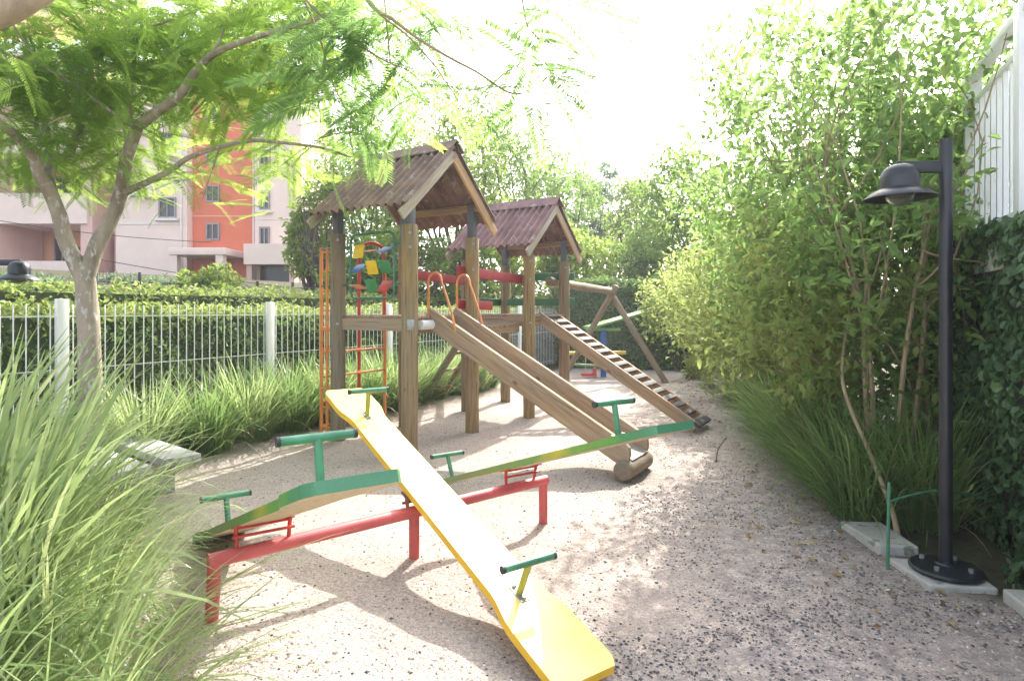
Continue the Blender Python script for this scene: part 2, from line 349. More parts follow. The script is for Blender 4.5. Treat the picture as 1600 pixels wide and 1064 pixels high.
pebbles('gravel', 75000, .0028, .0115, M_peb, lambda x, y: np.clip(.05 + 1.0 * gravelmask(x, y) * np.clip((vnoise(x, y, 2.2, 8) * .6 + vnoise(x, y, 7, 9) * .4 - .31) * 3.6, 0, 1), 0, 1), 'dark blue grey gravel and bark chips strewn over the sand')
pebbles('coarse_sand', 30000, .004, .011, M_grain, lambda x, y: np.clip(.25 + .6 * vnoise(x, y, 1.3, 4) - y * .02, .05, 1), 'coarse pale and tan grains lying on the sand')

# ------------------------------------------------------------------ foliage builders (numpy)
def unit(a): return a / np.maximum(1e-9, np.linalg.norm(a, axis=-1, keepdims=True))
def leaves(P0, D, N, L, Wd, fold=.25, six=False):
    """leaf blades: base P0, direction D, approximate normal N, length L, width Wd"""
    D = unit(D); S = unit(np.cross(D, N)); N = np.cross(S, D); n = len(P0); L = np.broadcast_to(L, (n,))[:, None]; Wd = np.broadcast_to(Wd, (n,))[:, None]
    if not six:
        v = np.stack([P0, P0 + D * L * .45 + S * Wd * .5 + N * Wd * fold, P0 + D * L - N * L * .08, P0 + D * L * .45 - S * Wd * .5 + N * Wd * fold], 1)
        f = np.arange(n)[:, None] * 4 + np.arange(4)[None]
        return v.reshape(-1, 3), f
    up = N * Wd * fold
    v = np.stack([P0, P0 + D * L * .30 + S * Wd * .46 + up, P0 + D * L * .68 + S * Wd * .36 + up * .7, P0 + D * L - N * L * .12, P0 + D * L * .68 - S * Wd * .36 + up * .7, P0 + D * L * .30 - S * Wd * .46 + up, P0 + D * L * .5], 1)
    k = (np.arange(n) * 7)[:, None]
    q = np.concatenate([k + np.array([[0, 1, 2, 6]]), k + np.array([[0, 6, 4, 5]])], 0)
    t = np.concatenate([k + np.array([[6, 2, 3]]), k + np.array([[6, 3, 4]])], 0)
    tri = np.concatenate([q[:, [0, 1, 2]], q[:, [0, 2, 3]], t], 0)
    return v.reshape(-1, 3), tri
def randdir(n): return unit(rng.normal(size=(n, 3)))
def clumpcrown(centers, radii, per, L, flat=.75, dirup=.15, hollow=.35, six=False, asp=.52, cw=.45):
    """leaf clumps: leaves spread through each clump's volume, denser towards its shell"""
    K = len(centers); c = np.repeat(centers, per, 0); r = np.repeat(radii, per)
    d = randdir(len(c)); rad = (hollow + (1 - hollow) * rng.random(len(c)) ** .6) * (.85 + .4 * rng.random(len(c)))
    p = c + d * (r * rad)[:, None] * np.array([1, 1, flat])
    D = unit(d * .7 + randdir(len(c)) * .8 + np.array([0, 0, dirup - .25])); N = unit(randdir(len(c)) * .7 + np.array([0, 0, 1.0]))
    Ls = L * (.4 + 1.05 * rng.random(len(c)))
    v, f = leaves(p, D, N, Ls, Ls * asp, six=six)
    cv = np.repeat(rng.random(K), per) * cw + rng.random(len(c)) * (1 - cw)
    cv = np.where(rng.random(len(c)) > .985, 1.0, cv * .92)
    k = len(f) // len(c); var = np.tile(cv, k) if six else cv
    return v, f, var
def crownpts(n, c, r, hollow=.3, low=-.55):
    d = randdir(n * 3); d = d[d[:, 2] > low][:n]
    rad = (hollow + (1 - hollow) * rng.random(len(d)) ** .55)
    return np.array(c) + d * rad[:, None] * np.array(r)
def limb(mb, p, q, r0, r1, sag=.1, n=6, k=8):
    p, q = Vector(p), Vector(q); L = (q - p).length; off = Vector((rnd.gauss(0, 1), rnd.gauss(0, 1), rnd.gauss(0, .6))) * L * sag
    pts = [p.lerp(q, t) + off * math.sin(math.pi * t) for t in [j / n for j in range(n + 1)]]
    mb.tube(pts, [r0 + (r1 - r0) * j / n for j in range(n + 1)], k); return pts
def tree(name, label, cat, base, h, rad, lmat, bark, nclump=46, per=90, L=.16, trunk_r=.14, group=None, crown_low=.35, clump=.3, ratio=None, asp=.5, lean=(0, 0)):
    bx, by = base; bz = float(gz(bx, by)); t = thing(name, label, cat, (bx, by, bz), group)
    ch = h * (1 - crown_low); cz = bz + h - ch / 2; cc = (bx + lean[0], by + lean[1], cz)
    pts = crownpts(nclump, cc, (rad, rad, ch / 2)); rr = rad * clump * (.6 + .8 * rng.random(len(pts)))
    v, f, var = clumpcrown(pts, rr, per, L, asp=asp)
    mb = MB(); top = Vector((bx + lean[0] * .6, by + lean[1] * .6, bz + h * (crown_low + .12)))
    limb(mb, (bx, by, bz - .1), top, trunk_r, trunk_r * .65, .03, 7, 10)
    for p in pts[:: max(1, len(pts) // 16)]: limb(mb, top - Vector((0, 0, rnd.random() * h * .12)), Vector(p), trunk_r * .45, .012, .08, 5, 6)
    mb.build('trunk', bark, t)
    link('crown', npmesh('crown', v - np.array([bx, by, bz]), f, lmat, var), t); return t

def frond(L=.42, npin=17, pl=.085, droop=.25, w=.013):
    """a doubly feathered leaf: rachis along +X, pinnae in the XY plane; returns verts, quads"""
    V = []; Q = []
    def quad(a, b, c, d): k = len(V); V.extend([a, b, c, d]); Q.append((k, k + 1, k + 2, k + 3))
    def rz(x): return -droop * (x / L) ** 2 * L
    seg = 6
    for j in range(seg):
        x0, x1 = L * j / seg, L * (j + 1) / seg; r0 = .0035 * (1 - .6 * j / seg)
        quad((x0, -r0, rz(x0)), (x1, -r0, rz(x1)), (x1, r0, rz(x1)), (x0, r0, rz(x0)))
    for j in range(npin):
        t = .16 + .84 * (j + .5) / npin; x = L * t; l = pl * math.sin(math.pi * (.12 + .80 * (1 - abs(t - .5) * 1.1) / 2 + .1)) * (1.05 - .35 * t)
        for s in (-1, 1):
            an = R(66 - 22 * t + rnd.uniform(-4, 4)); dx, dy = math.cos(an), s * math.sin(an); nx_, ny_ = -dy, dx; z0 = rz(x); dz = -l * rnd.uniform(.02, .16)
            m = (x + dx * l * .5, dy * l * .5, z0 + dz * .25); e = (x + dx * l, dy * l, z0 + dz); hw = w * .5 * (.8 + .3 * rnd.random())
            quad((x, 0, z0), (m[0] - nx_ * hw, m[1] - ny_ * hw, m[2]), e, (m[0] + nx_ * hw, m[1] + ny_ * hw, m[2]))
    return np.array(V), np.array(Q)
FRONDS = [frond(.46, 26, .115, .22, .0145), frond(.42, 25, .11, .4, .014), frond(.50, 28, .105, .12, .0145), frond(.38, 24, .10, .6, .014)]
def fronds(P0, D, up=None, scale=None):
    n = len(P0); D = unit(D); upv = np.array([0, 0, 1.0]) + rng.normal(size=(n, 3)) * .30 if up is None else up
    S = unit(np.cross(upv, D)); N = np.cross(D, S); sc = (.75 + .5 * rng.random(n)) if scale is None else scale
    VV = []; QQ = []; var = []; off = 0
    for k, (fv, fq) in enumerate(FRONDS):
        idx = np.arange(k, n, len(FRONDS))
        if not len(idx): continue
        v = P0[idx][:, None] + sc[idx][:, None, None] * (fv[None, :, :1] * D[idx][:, None] + fv[None, :, 1:2] * S[idx][:, None] + fv[None, :, 2:] * N[idx][:, None])
        q = fq[None] + (np.arange(len(idx)) * len(fv))[:, None, None] + off
        VV.append(v.reshape(-1, 3)); QQ.append(q.reshape(-1, 4)); off += len(idx) * len(fv)
        var.append(np.clip(np.repeat(rng.random(len(idx)), len(fq)) * .7 + rng.random(len(idx) * len(fq)) * .3, 0, 1))
    return np.concatenate(VV), np.concatenate(QQ), np.concatenate(var)

def blades(n, r0, Lr, wr, spread, arch, m=8, dirbias=(0, 0), seed_up=1.0):
    """strap leaves of one clump around the origin"""
    a = rng.random(n) * 2 * math.pi; rr = r0 * np.sqrt(rng.random(n))
    base = np.stack([np.cos(a) * rr, np.sin(a) * rr, np.zeros(n)], 1)
    az = a + rng.normal(size=n) * .6; h = np.stack([np.cos(az), np.sin(az), np.zeros(n)], 1) + np.array([dirbias[0], dirbias[1], 0]); h = unit(h)
    tilt = np.abs(rng.normal(size=n)) * spread + .04; L = Lr[0] + (Lr[1] - Lr[0]) * rng.random(n); w = wr[0] + (wr[1] - wr[0]) * rng.random(n)
    bend = arch * (.25 + 1.1 * rng.random(n) ** 1.6)
    V = np.zeros((n, m + 1, 2, 3)); p = base.copy(); tw = rng.normal(size=n) * .5
    side0 = unit(np.cross(h, np.array([0, 0, 1.0]))); side = unit(side0 * np.cos(tw)[:, None] + h * np.sin(tw)[:, None])
    for j in range(m + 1):
        s = j / m; th = tilt + bend * s ** 1.5
        d = h * np.sin(th)[:, None] + np.array([0, 0, 1.0]) * np.cos(th)[:, None]
        if j: p = p + d * (L / m)[:, None]
        ww = (w * (.55 + .9 * s if s < .4 else .91) * (1 - max(0, (s - .55) / .45) ** 1.6) * .5 + .0006)[:, None]
        V[:, j, 0] = p - side * ww; V[:, j, 1] = p + side * ww
    k = (np.arange(n) * (m + 1) * 2)[:, None, None] + (np.arange(m) * 2)[None, :, None] + np.array([0, 1, 3, 2])[None, None]
    var = np.repeat(np.clip(rng.random(n) * .70 + (rng.random(n) > .90) * .45, 0, 1), m)
    V[..., 2] = np.maximum(V[..., 2], .01)
    return V.reshape(-1, 3), k.reshape(-1, 4), var
def clump_obj(me, loc, label, group, rz=0, s=1.0, name='grass_clump', cat='ornamental grass'):
    o = bpy.data.objects.new(name, me); C.objects.link(o); x, y = loc
    o.location = (x, y, float(gz(x, y)) - .01); o.rotation_euler = (0, 0, rz); o.scale = (s, s, s); return tag(o, label, cat, group)

def hedgebox(name, label, cat, p, q, thick, z0, z1, lmat, L=.055, dens=900, cover=None, group=None, topmat=None, lump=.11):
    """clipped hedge from p to q (ground line of its front face); thick to the left of p->q"""
    p, q = Vector((*p, 0)), Vector((*q, 0)); d = (q - p); Ln = d.length; d.normalize(); nl = Vector((-d.y, d.x, 0))
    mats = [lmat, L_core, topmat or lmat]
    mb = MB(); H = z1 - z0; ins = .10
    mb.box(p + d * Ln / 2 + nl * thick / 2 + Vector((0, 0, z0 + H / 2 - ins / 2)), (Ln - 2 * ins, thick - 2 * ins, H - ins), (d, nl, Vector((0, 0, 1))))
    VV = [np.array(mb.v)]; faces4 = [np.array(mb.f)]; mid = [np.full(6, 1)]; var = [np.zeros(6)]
    off = 8
    for (area, fn, nrm, mi) in ((Ln * H, lambda u, v: (u * Ln, 0 * u, v * H), -nl, 0), (Ln * thick, lambda u, v: (u * Ln, v * thick, 0 * u + H), Vector((0, 0, 1)), 2),
                                (Ln * H * .5, lambda u, v: (u * Ln, 0 * u + thick, v * H), nl, 0), (thick * H, lambda u, v: (0 * u, u * thick, v * H), -d, 0), (thick * H, lambda u, v: (0 * u + Ln, u * thick, v * H), d, 0)):
        n = max(20, int(area * dens)); a, b, c = fn(rng.random(n), rng.random(n))
        pos = np.array(p)[None] + a[:, None] * np.array(d) + b[:, None] * np.array(nl) + np.stack([0 * a, 0 * a, z0 + c], 1)
        dep = (vnoise(a * 1.0 + c * 1.3, b + c * .7, 3.0, 11) - .5) * 2 * lump + rng.random(n) * -.13 + .03
        pos = pos + np.array(nrm) * dep[:, None]
        N = unit(np.array(nrm)[None] + rng.normal(size=(n, 3)) * .55); D = unit(randdir(n) + np.array([0, 0, .3]))
        D = unit(D - N * (D * N).sum(1, keepdims=True) * .7); Ls = L * (.45 + 1.1 * rng.random(n))
        v, f = leaves(pos, D, N, Ls, Ls * .6)
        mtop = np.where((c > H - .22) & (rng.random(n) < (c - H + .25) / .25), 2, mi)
        VV.append(v); faces4.append(f + off); off += len(v); mid.append(mtop); var.append(rng.random(n))
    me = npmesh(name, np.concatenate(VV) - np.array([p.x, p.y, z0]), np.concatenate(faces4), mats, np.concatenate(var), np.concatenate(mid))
    o = link(name, me, None, Matrix.Translation((p.x, p.y, z0))); return tag(o, label, cat, group)

# ------------------------------------------------------------------ apartment building on the rise behind
def pmat(name, c, var=.06): return plain(name, c, .9, var, 1.2, .15)
M_cream = pmat('cream_render', (.84, .66, .57)); M_pink = pmat('pink_render', (.72, .47, .40)); M_redw = pmat('red_render', (.68, .17, .09)); M_orw = pmat('orange_render', (.78, .42, .26))
M_glass = plain('dark_window_glass', (.025, .03, .04), .15, .2, 2, 0); M_frame = plain('window_frame_paint', (.30, .24, .24), .5, .1, 4, 0); M_sill = pmat('white_sill', (.75, .70, .68))
def B(px, d): return (px - HX) * d / F
def zb(py, d): return EYE + (HY - py) * d / F
bd = 26.0
bld = thing('apartment_building', 'cream and red apartment block standing behind the tree', 'building', (B(300, bd), bd, 2.0))
g0 = 1.6
def wallpart(x0, x1, y0, y1, z0, z1, m):
    return MB().box(((x0 + x1) / 2, (y0 + y1) / 2, (z0 + z1) / 2), (x1 - x0, y1 - y0, z1 - z0)).build('wall', m, bld, smooth=0)
H1 = zb(95, bd)
# cream block, with loggias at its left
wallpart(B(181, bd), B(292, bd), bd, bd + 7, g0, H1, M_cream)
wallpart(B(150, bd), B(181, bd), bd + 1.2, bd + 7, g0, H1, M_pink)
wallpart(B(-260, bd), B(150, bd) - .02, bd + 2.6, bd + 7, g0, H1, M_orw)
for k in range(4):
    zt = zb(350, bd) + k * 3.0
    MB().box((B(-60, bd), bd + 1.25, zt + .65), (B(135, bd) - B(-260, bd), 2.66, 1.3)).build('balcony', M_cream, bld, smooth=0)
for xx in (135, -10, -150):
    MB().box((B(xx, bd), bd + 1.2, (g0 + H1) / 2), (.5, 2.4, H1 - g0)).build('column', M_pink, bld, smooth=0)
MB().box((B(-60, bd), bd + 1.2, zb(408, bd) - .5), (B(135, bd) - B(-260, bd), 2.5, 1.0)).build('balcony', M_cream, bld, smooth=0)
# red stair tower, white right wing
wallpart(B(292, bd) + .01, B(397, bd), bd + .45, bd + 7, g0, zb(60, bd), M_redw)
wallpart(B(397, bd) + .01, B(470, bd), bd + .05, bd + 6, g0, zb(150, bd), M_cream)
MB().box((B(432, bd), bd - .45, zb(400, bd)), (B(470, bd) - B(397, bd), .95, .85)).build('balcony', M_cream, bld, smooth=0)
for xx in (401, 466): MB().box((B(xx, bd), bd - .5, (g0 + zb(412, bd)) / 2), (.22, .5, zb(412, bd) - g0)).build('column', M_pink, bld, smooth=0)
MB().box((B(434, bd), bd + .03, (g0 + zb(414, bd)) / 2), (1.5, .05, 1.9)).build('glass_door', M_glass, bld, smooth=0)
MB().box((B(336, bd), bd - .55, zb(398, bd)), (2.3, 1.95, .3), bev=.05).build('entrance_canopy', M_cream, bld)
for xx in (300, 368): MB().box((B(xx, bd), bd - 1.3, (g0 + zb(402, bd)) / 2), (.3, .3, zb(402, bd) - g0)).build('column', M_cream, bld, smooth=0)
def window(px, py, w, h, yf, sill=True):
    x, z = B(px, bd), zb(py, bd); m = MB(); t = .07
    for sx in (-1, 1): m.box((x + sx * (w / 2 - t / 2), yf - .02, z), (t, .1, h))
    for sz in (-1, 1): m.box((x, yf - .02, z + sz * (h / 2 - t / 2)), (w - 2 * t, .1, t))
    m.box((x, yf - .015, z), (t * .7, .08, h - 2 * t))
    fr = m.build('window', M_frame, bld, smooth=0)
    MB().box((x, yf - .003, z), (w - 2 * t, .02, h - 2 * t)).build('pane', M_glass, fr, smooth=0)
    if sill: MB().box((x, yf - .08, z - h / 2 - .06), (w + .25, .2, .1)).build('sill', M_sill, fr, smooth=0)
for py in (325, 225, 130): window(262, py, .75, .9, bd)
for py in (360, 300, 240, 175): window(325, py, .6, .75, bd + .45, False)
for py in (313, 370, 250, 195): window(413, py, .45, .85, bd + .05)
for px, py, w, h in ((28, 385, .75, 1.3), (66, 392, 1.2, .95), (126, 385, .5, 1.3), (28, 280, .75, 1.3), (70, 280, 1.2, 1.2), (20, 200, 1.0, 1.2), (90, 200, 1.0, 1.2)): window(px, py, w, h, bd + 2.6, False)

for zz in [zb(350, bd) + 3.0 * k for k in range(-1, 3)]:
    MB().box((B(236, bd), bd - .012, zz), (B(292, bd) - B(181, bd) - .05, .03, .06)).build('string_course', M_sill, bld, smooth=0)
    MB().box((B(345, bd), bd + .438, zz + .4), (B(397, bd) - B(292, bd) - .05, .03, .05)).build('string_course', M_orw, bld, smooth=0)
    MB().box((B(433, bd), bd + .04, zz + .2), (B(470, bd) - B(397, bd) - .05, .03, .05)).build('string_course', M_sill, bld, smooth=0)
for px, yy in ((284, bd), (390, bd + .45)): MB().tube([(B(px, bd), yy - .06, g0), (B(px, bd), yy - .06, H1 - 1)], .045, 8).build('downpipe', M_sill, bld)
for px, py in ((225, 300), (225, 200)): MB().box((B(px, bd), bd + (.2 if px > 300 else -.25), zb(py, bd)), (.75, .42, .5), bev=.03).build('air_conditioner', M_white, bld)
# cables in front of the building
for k, (a, b, lab) in enumerate((((-40, 339, 18), (330, 379, 20), 'upper thin dark cable crossing in front of the cream wall'), ((120, 399, 18), (520, 455, 20), 'lower thin dark cable passing the building foot'))):
    p, q = P(*a), P(*b); tag(MB().tube([p.lerp(q, t / 10) - Vector((0, 0, .12 * math.sin(math.pi * t / 10))) for t in range(11)], .012, 5).build('overhead_cable', M_cap, None), lab, 'cable')

# ------------------------------------------------------------------ play structure
va = Vector((.53, .85, 0)).normalized(); vc = Vector((-va.y, va.x, 0)); UP = Vector((0, 0, 1))
A = Vector((-1.148, 6.816, 0)); a1, c1 = 1.2, 1.15
Bp, Cp = A + va * a1, A + vc * c1; Dp = Cp + va * a1
E = A + va * 2.65; a2 = 1.15
Fp, K = E + va * a2, E + vc * c1; G = K + va * a2
ps = thing('play_structure', 'wooden play structure of two roofed log towers with bridge, slide and ramps', 'play structure', (A + Dp) / 2)
def logpart(name, p, q, r, m, parent=ps, n=18, segs=9, wob=.05, taper=.0):
    p, q = Vector(p), Vector(q); mb = MB(); pts = [p.lerp(q, j / segs) for j in range(segs + 1)]
    k = rnd.random() * 9
    rr = [r * (1 - taper * j / segs) * (1 + .03 * math.sin(j * 1.7 + k)) for j in range(segs + 1)]
    # chamfered ends
    d = (q - p).normalized()
    pts = [p, p + d * .012] + pts[1:-1] + [q - d * .012, q]; rr = [rr[0] * .9, rr[0]] + rr[1:-1] + [rr[-1], rr[-1] * .9]
    mb.tube(pts, rr, n, wob=wob * .4); return mb.build(name, m, parent, frame(p, q), smooth=45)
def boardpart(name, p, q, w, h, m, parent=ps, up=UP, bev=.006):
    return MB().bar(p, q, w, h, up, bev=bev).build(name, m, parent, frame(p, q))
def z(v, h): return Vector((v.x, v.y, h))
for p, top, mm, r in ((A, 2.56, M_log, .094), (Bp, 2.53, M_log, .088), (Cp, 2.53, M_logd, .09), (Dp, 2.53, M_logd, .088)): logpart('post', z(p, -.15), z(p, top), r, mm)
for p, top, mm in ((E, 2.42, M_log), (Fp, 2.40, M_logd), (K, 2.40, M_logd), (G, 2.38, M_log)): logpart('post', z(p, -.15), z(p, top), .088, mm)
def roof(p, cd, ad, al, zp, mr, rise=.55, ovg=.2, eave=.27):
    """p: front corner post; gable plane along ad (length al), ridge along cd"""
    half = al / 2; pit = math.atan2(rise, half); mid = p + ad * half
    r = thing('roof', None, None, z(mid + cd * c1 / 2, zp)); del_keys(r); r.parent = ps; r.matrix_basis = W[ps].inverted() @ W[r]
    Lr = c1 + 2 * ovg; sl = (half + eave) / math.cos(pit)
    for s in (-1, 1):
        nu, nv = 150, 6; V = []; dn = (ad * s * math.cos(pit) - UP * math.sin(pit)); nrm = (ad * s * math.sin(pit) + UP * math.cos(pit))
        o = z(mid - cd * ovg, zp + rise + .05)
        for lay in (0, -.011):
            for i in range(nu + 1):
                u = Lr * i / nu; zz = .026 * math.sin(2 * math.pi * u / .12)
                for j in range(nv + 1): V.append(o + cd * u + dn * (sl * j / nv + (.012 if s < 0 else 0)) + nrm * (zz + lay + .03 - .012 * math.sin(math.pi * j / nv)))
        n1 = (nu + 1) * (nv + 1); Fc = []
        for i in range(nu):
            for j in range(nv):
                a_ = i * (nv + 1) + j; b_ = a_ + nv + 1
                Fc += [(a_, b_, b_ + 1, a_ + 1), (n1 + a_, n1 + a_ + 1, n1 + b_ + 1, n1 + b_)]
            for j in (0, nv): a_ = i * (nv + 1) + j; b_ = a_ + nv + 1; Fc.append((a_, a_ + n1, b_ + n1, b_))
        for i in (0, nu):
            for j in range(nv): a_ = i * (nv + 1) + j; Fc.append((a_, a_ + 1, a_ + 1 + n1, a_ + n1))
        MB().add(V, Fc).build('roofing_sheet', mr, r, smooth=60)
        for e, mm in ((-ovg + .05, M_rakelit if s > 0 else M_rake), (c1 + ovg - .05, M_rake)):
            q = z(mid + cd * e, zp + rise + .012) + ad * (s * .017); boardpart('rake_board', q - nrm * .045, q + dn * (sl + .07) - nrm * .045, .035, .115, mm, r, up=nrm)
        boardpart('eave_beam', z(mid + ad * (s * half) - cd * ovg * .7, zp - .02), z(mid + ad * (s * half) + cd * (c1 + ovg * .7), zp - .02), .05, .09, M_deckw, r)
    MB().prism([(-.13, -.10), (0, .035), (.13, -.10), (.13, -.115), (0, .018), (-.13, -.115)], z(mid + cd * c1 / 2, zp + rise + .115), ad, UP, cd, Lr + .03).build('ridge_cap', mr, r, smooth=0)
def del_keys(o):
    for k in list(o.keys()): del o[k]
roof(A, vc, va, a1, 2.93, M_roof)
roof(E, vc, va, a2, 2.72, M_roofb, rise=.50)
for p, z0, z1 in ((A, 2.55, 2.93), (Bp, 2.52, 2.93), (Cp, 2.52, 2.93), (Dp, 2.52, 2.93), (E, 2.41, 2.72), (Fp, 2.39, 2.72), (K, 2.39, 2.72), (G, 2.37, 2.72)):
    MB().box(z(p, (z0 + z1) / 2), (.095, .095, z1 - z0 + .04), (va, vc, UP), bev=.008).build('metal_post', M_metal, ps)
DZ = 1.52
def deck(p, ad, al, name='deck'):
    mb = MB(); n = 8; w = (al - .02) / n
    for k in range(n): mb.box(z(p + ad * (.01 + w * (k + .5)) + vc * c1 / 2, DZ + rnd.uniform(-.003, .003)), (w - .008, c1 + .08, .035), (ad, vc, UP), bev=.004)
    d = mb.build(name, M_deckw, ps)
    for s, q in ((0, p), (1, p + ad * al)):
        boardpart('edge_board', z(q + vc * .09, DZ - .085), z(q + vc * (c1 - .09), DZ - .085), .045, .14, M_board, d)
    for q in (p, p + vc * c1): boardpart('edge_board', z(q + ad * .09, DZ - .085), z(q + ad * (al - .09), DZ - .085), .045, .14, M_deckw, d)
deck(A, va, a1); deck(E, va, a2)
mb = MB(); n = 11
for k in range(n): mb.box(z(Bp + va * ((k + .5) * (2.65 - 1.2) / n) + vc * c1 / 2, DZ - .1 - .05 * math.sin(math.pi * (k + .5) / n)), (.11, c1 - .2, .035), (va, vc, UP), bev=.004)
bridge = mb.build('bridge', M_deckw, ps)
for q in (.14, c1 - .14): boardpart('bridge_beam', z(Bp + vc * q + va * .09, DZ - .19), z(E + vc * q - va * .09, DZ - .19), .05, .1, M_board, bridge)
boardpart('red_rail', z(Bp - va * .16 + vc * .115, 2.11), z(E - va * .02 + vc * .115, 2.06), .035, .13, M_redrail)
boardpart('red_rail', z(Dp - va * .02 - vc * .11, 2.10), z(K + va * .1 - vc * .11, 2.04), .035, .13, M_redrail)
boardpart('red_rail', z(Bp - va * .16 + vc * .115, 1.68), z(Bp + va * .62 + vc * .115, 1.66), .035, .12, M_redrail)
for h in (2.16, 1.74): boardpart('green_rail', z(G - va * .12 - vc * .11, h), z(G - vc * (c1 + .14) + va * .1, h), .035, .12, M_greenrail)
boardpart('green_rail', z(K - vc * -.1, 1.74), z(G + vc * .1, 1.74), .035, .12, M_greenrail)
# white bandage and bolt plate on the front post
MB().tube([z(A + va * .12 - vc * .05, 1.435), z(A + va * .42 - vc * .05, 1.435)], .055, 14).build('padding_roll', M_white2, ps)
MB().box(z(A - Vector((-.03, .1, 0)), 1.44), (.08, .03, .12), bev=.01).build('bolt_plate', M_bolt, ps)

mb = MB()
def bolt(p, nrm): 
    nrm = Vector(nrm).normalized(); MB().tube([p - nrm * .01, p + nrm * .012], .018, 6).build('bolt', M_bolt, ps)
for p, hs in ((A, (1.44, 2.3, 2.46)), (Bp, (1.44, 2.12, 2.45)), (Cp, (1.44, 2.45)), (E, (1.42, 2.06, 2.33)), (Fp, (1.42, 2.30))):
    for h in hs: bolt(z(p - Vector((0, .092, 0)) + Vector((.02, 0, 0)), h), (0, -1, 0))
# slide
sdv = -vc
def chute(mid, Lh, zt, zbm, w, bh, mside, name):
    sdn = Vector((sdv.x * Lh, sdv.y * Lh, zbm - zt)); Ls = sdn.length; ex = sdn.normalized(); ey = va.cross(ex) * 1.0
    if ey.z < 0: ey = -ey
    t = thing(name, None, None, z(mid, 0)); del_keys(t); t.parent = ps; t.matrix_basis = W[ps].inverted() @ W[t]
    return t, ex, ey, Ls
midT = A + va * a1 / 2
sl_, ex, ey, Ls = chute(midT, 2.50, 1.62, .27, .5, .23, M_board, 'slide')
for s in (-1, 1):
    o = z(midT + va * (s * .25), 1.62); bh = .205
    out = [(0, .02), (Ls - .1, .02), (Ls - .04, 0), (Ls, -.06), (Ls + .02, -.13), (Ls - .02, -.2), (Ls - .09, -bh), (0, -bh)]
    Mf = Matrix((va, ey, ex)).transposed().to_4x4(); Mf.translation = o
    mb = MB().prism(out, o, ex, ey, va, .055); b_ = mb.build('side_board', M_board, sl_, Mf, smooth=0)
    bv = b_.modifiers.new('bevel', 'BEVEL'); bv.width = .008; bv.segments = 2; bv.limit_method = 'ANGLE'
bed = MB(); o = z(midT, 1.62)
prof = [(-.02, -.14), (Ls * .5, -.15), (Ls - .35, -.15), (Ls - .12, -.125), (Ls + .03, -.10)]
V = []; Fc = []
for x, y in prof:
    for s in (-1, 1):
        for th in (0, -.03): V.append(o + ex * x + ey * (y + th) + va * (s * .222))
for k in range(len(prof) - 1):
    a_ = k * 4; Fc += [(a_, a_ + 2, a_ + 6, a_ + 4), (a_ + 1, a_ + 5, a_ + 7, a_ + 3), (a_, a_ + 4, a_ + 5, a_ + 1), (a_ + 2, a_ + 3, a_ + 7, a_ + 6)]
Fc += [(0, 1, 3, 2), (16, 18, 19, 17)]
bed.add(V, Fc); Mf = Matrix((va, ey, ex)).transposed().to_4x4(); Mf.translation = o
bed.build('slide_bed', M_bedw, sl_, Mf)
ft = midT + sdv * 2.42
logpart('foot_log', z(ft - va * .34, .075), z(ft + va * .28, .075), .095, M_logd, sl_)
for s in (-1, 1):                                     # arched hand rails at the top of the slide
    q = midT + va * (s * .275); pts = []
    pts.append(z(q + sdv * .0, 1.45)); pts.append(z(q + sdv * .0, 1.85))
    for k in range(9):
        t = math.pi * k / 8; pts.append(z(q + sdv * (.10 - .10 * math.cos(t) * 1.0), 1.92 + .12 * math.sin(t)))
    pts += [z(q + sdv * .26, 1.78), z(q + sdv * .34, 1.58), z(q + sdv * .40, 1.36)]
    MB().tube(pts, .014, 8).build('arched_handrail', M_orange, sl_)
# climbing ramp with rubber cleats
midR = E + va * a2 / 2
rp, ex, ey, Ls = chute(midR, 2.42, 1.58, .10, .5, .16, M_board, 'climbing_ramp')
for s in (-1, 1):
    o = z(midR + va * (s * .24), 1.58); Mf = Matrix((va, ey, ex)).transposed().to_4x4(); Mf.translation = o
    b_ = MB().prism([(0, .0), (Ls, .0), (Ls, -.165), (0, -.165)], o, ex, ey, va, .055).build('stringer', M_board if s < 0 else M_deckw, rp, Mf, smooth=0)
    bv = b_.modifiers.new('bevel', 'BEVEL'); bv.width = .007; bv.segments = 2
nr = 17
for k in range(nr):
    o = z(midR, 1.58) + ex * (.1 + (Ls - .16) * k / (nr - 1)) - ey * .012
    MB().box(o, (.428, .035, .085), (va, ey, ex), bev=.012).build('cleat', M_rubber, rp)
MB().box(z(midR, 1.58) + ex * (Ls - .01) - ey * .02, (.60, .05, .10), (va, ey, ex), bev=.015).build('rubber_bumper', M_rubber, rp)
# back ladder beneath
midB = K + va * a2 / 2
lad = thing('back_ladder', None, None, z(midB, 0)); del_keys(lad); lad.parent = ps; lad.matrix_basis = W[ps].inverted() @ W[lad]
for s in (-1, 1): logpart('stringer', z(midB + va * s * .26 + vc * 1.25, -.05), z(midB + va * s * .26 + vc * .05, 1.5), .06, M_logd, lad, 12)
for k in range(1, 6):
    q = midB + vc * (1.25 - .24 * k); logpart('rung', z(q - va * .24, .31 * k - .05), z(q + va * .24, .31 * k - .05), .03, M_logd, lad, 10, 3)
logpart('foot_log', z(midB - va * .42 + vc * 1.3, .05), z(midB + va * .36 + vc * 1.3, .05), .06, M_logd, lad, 12)
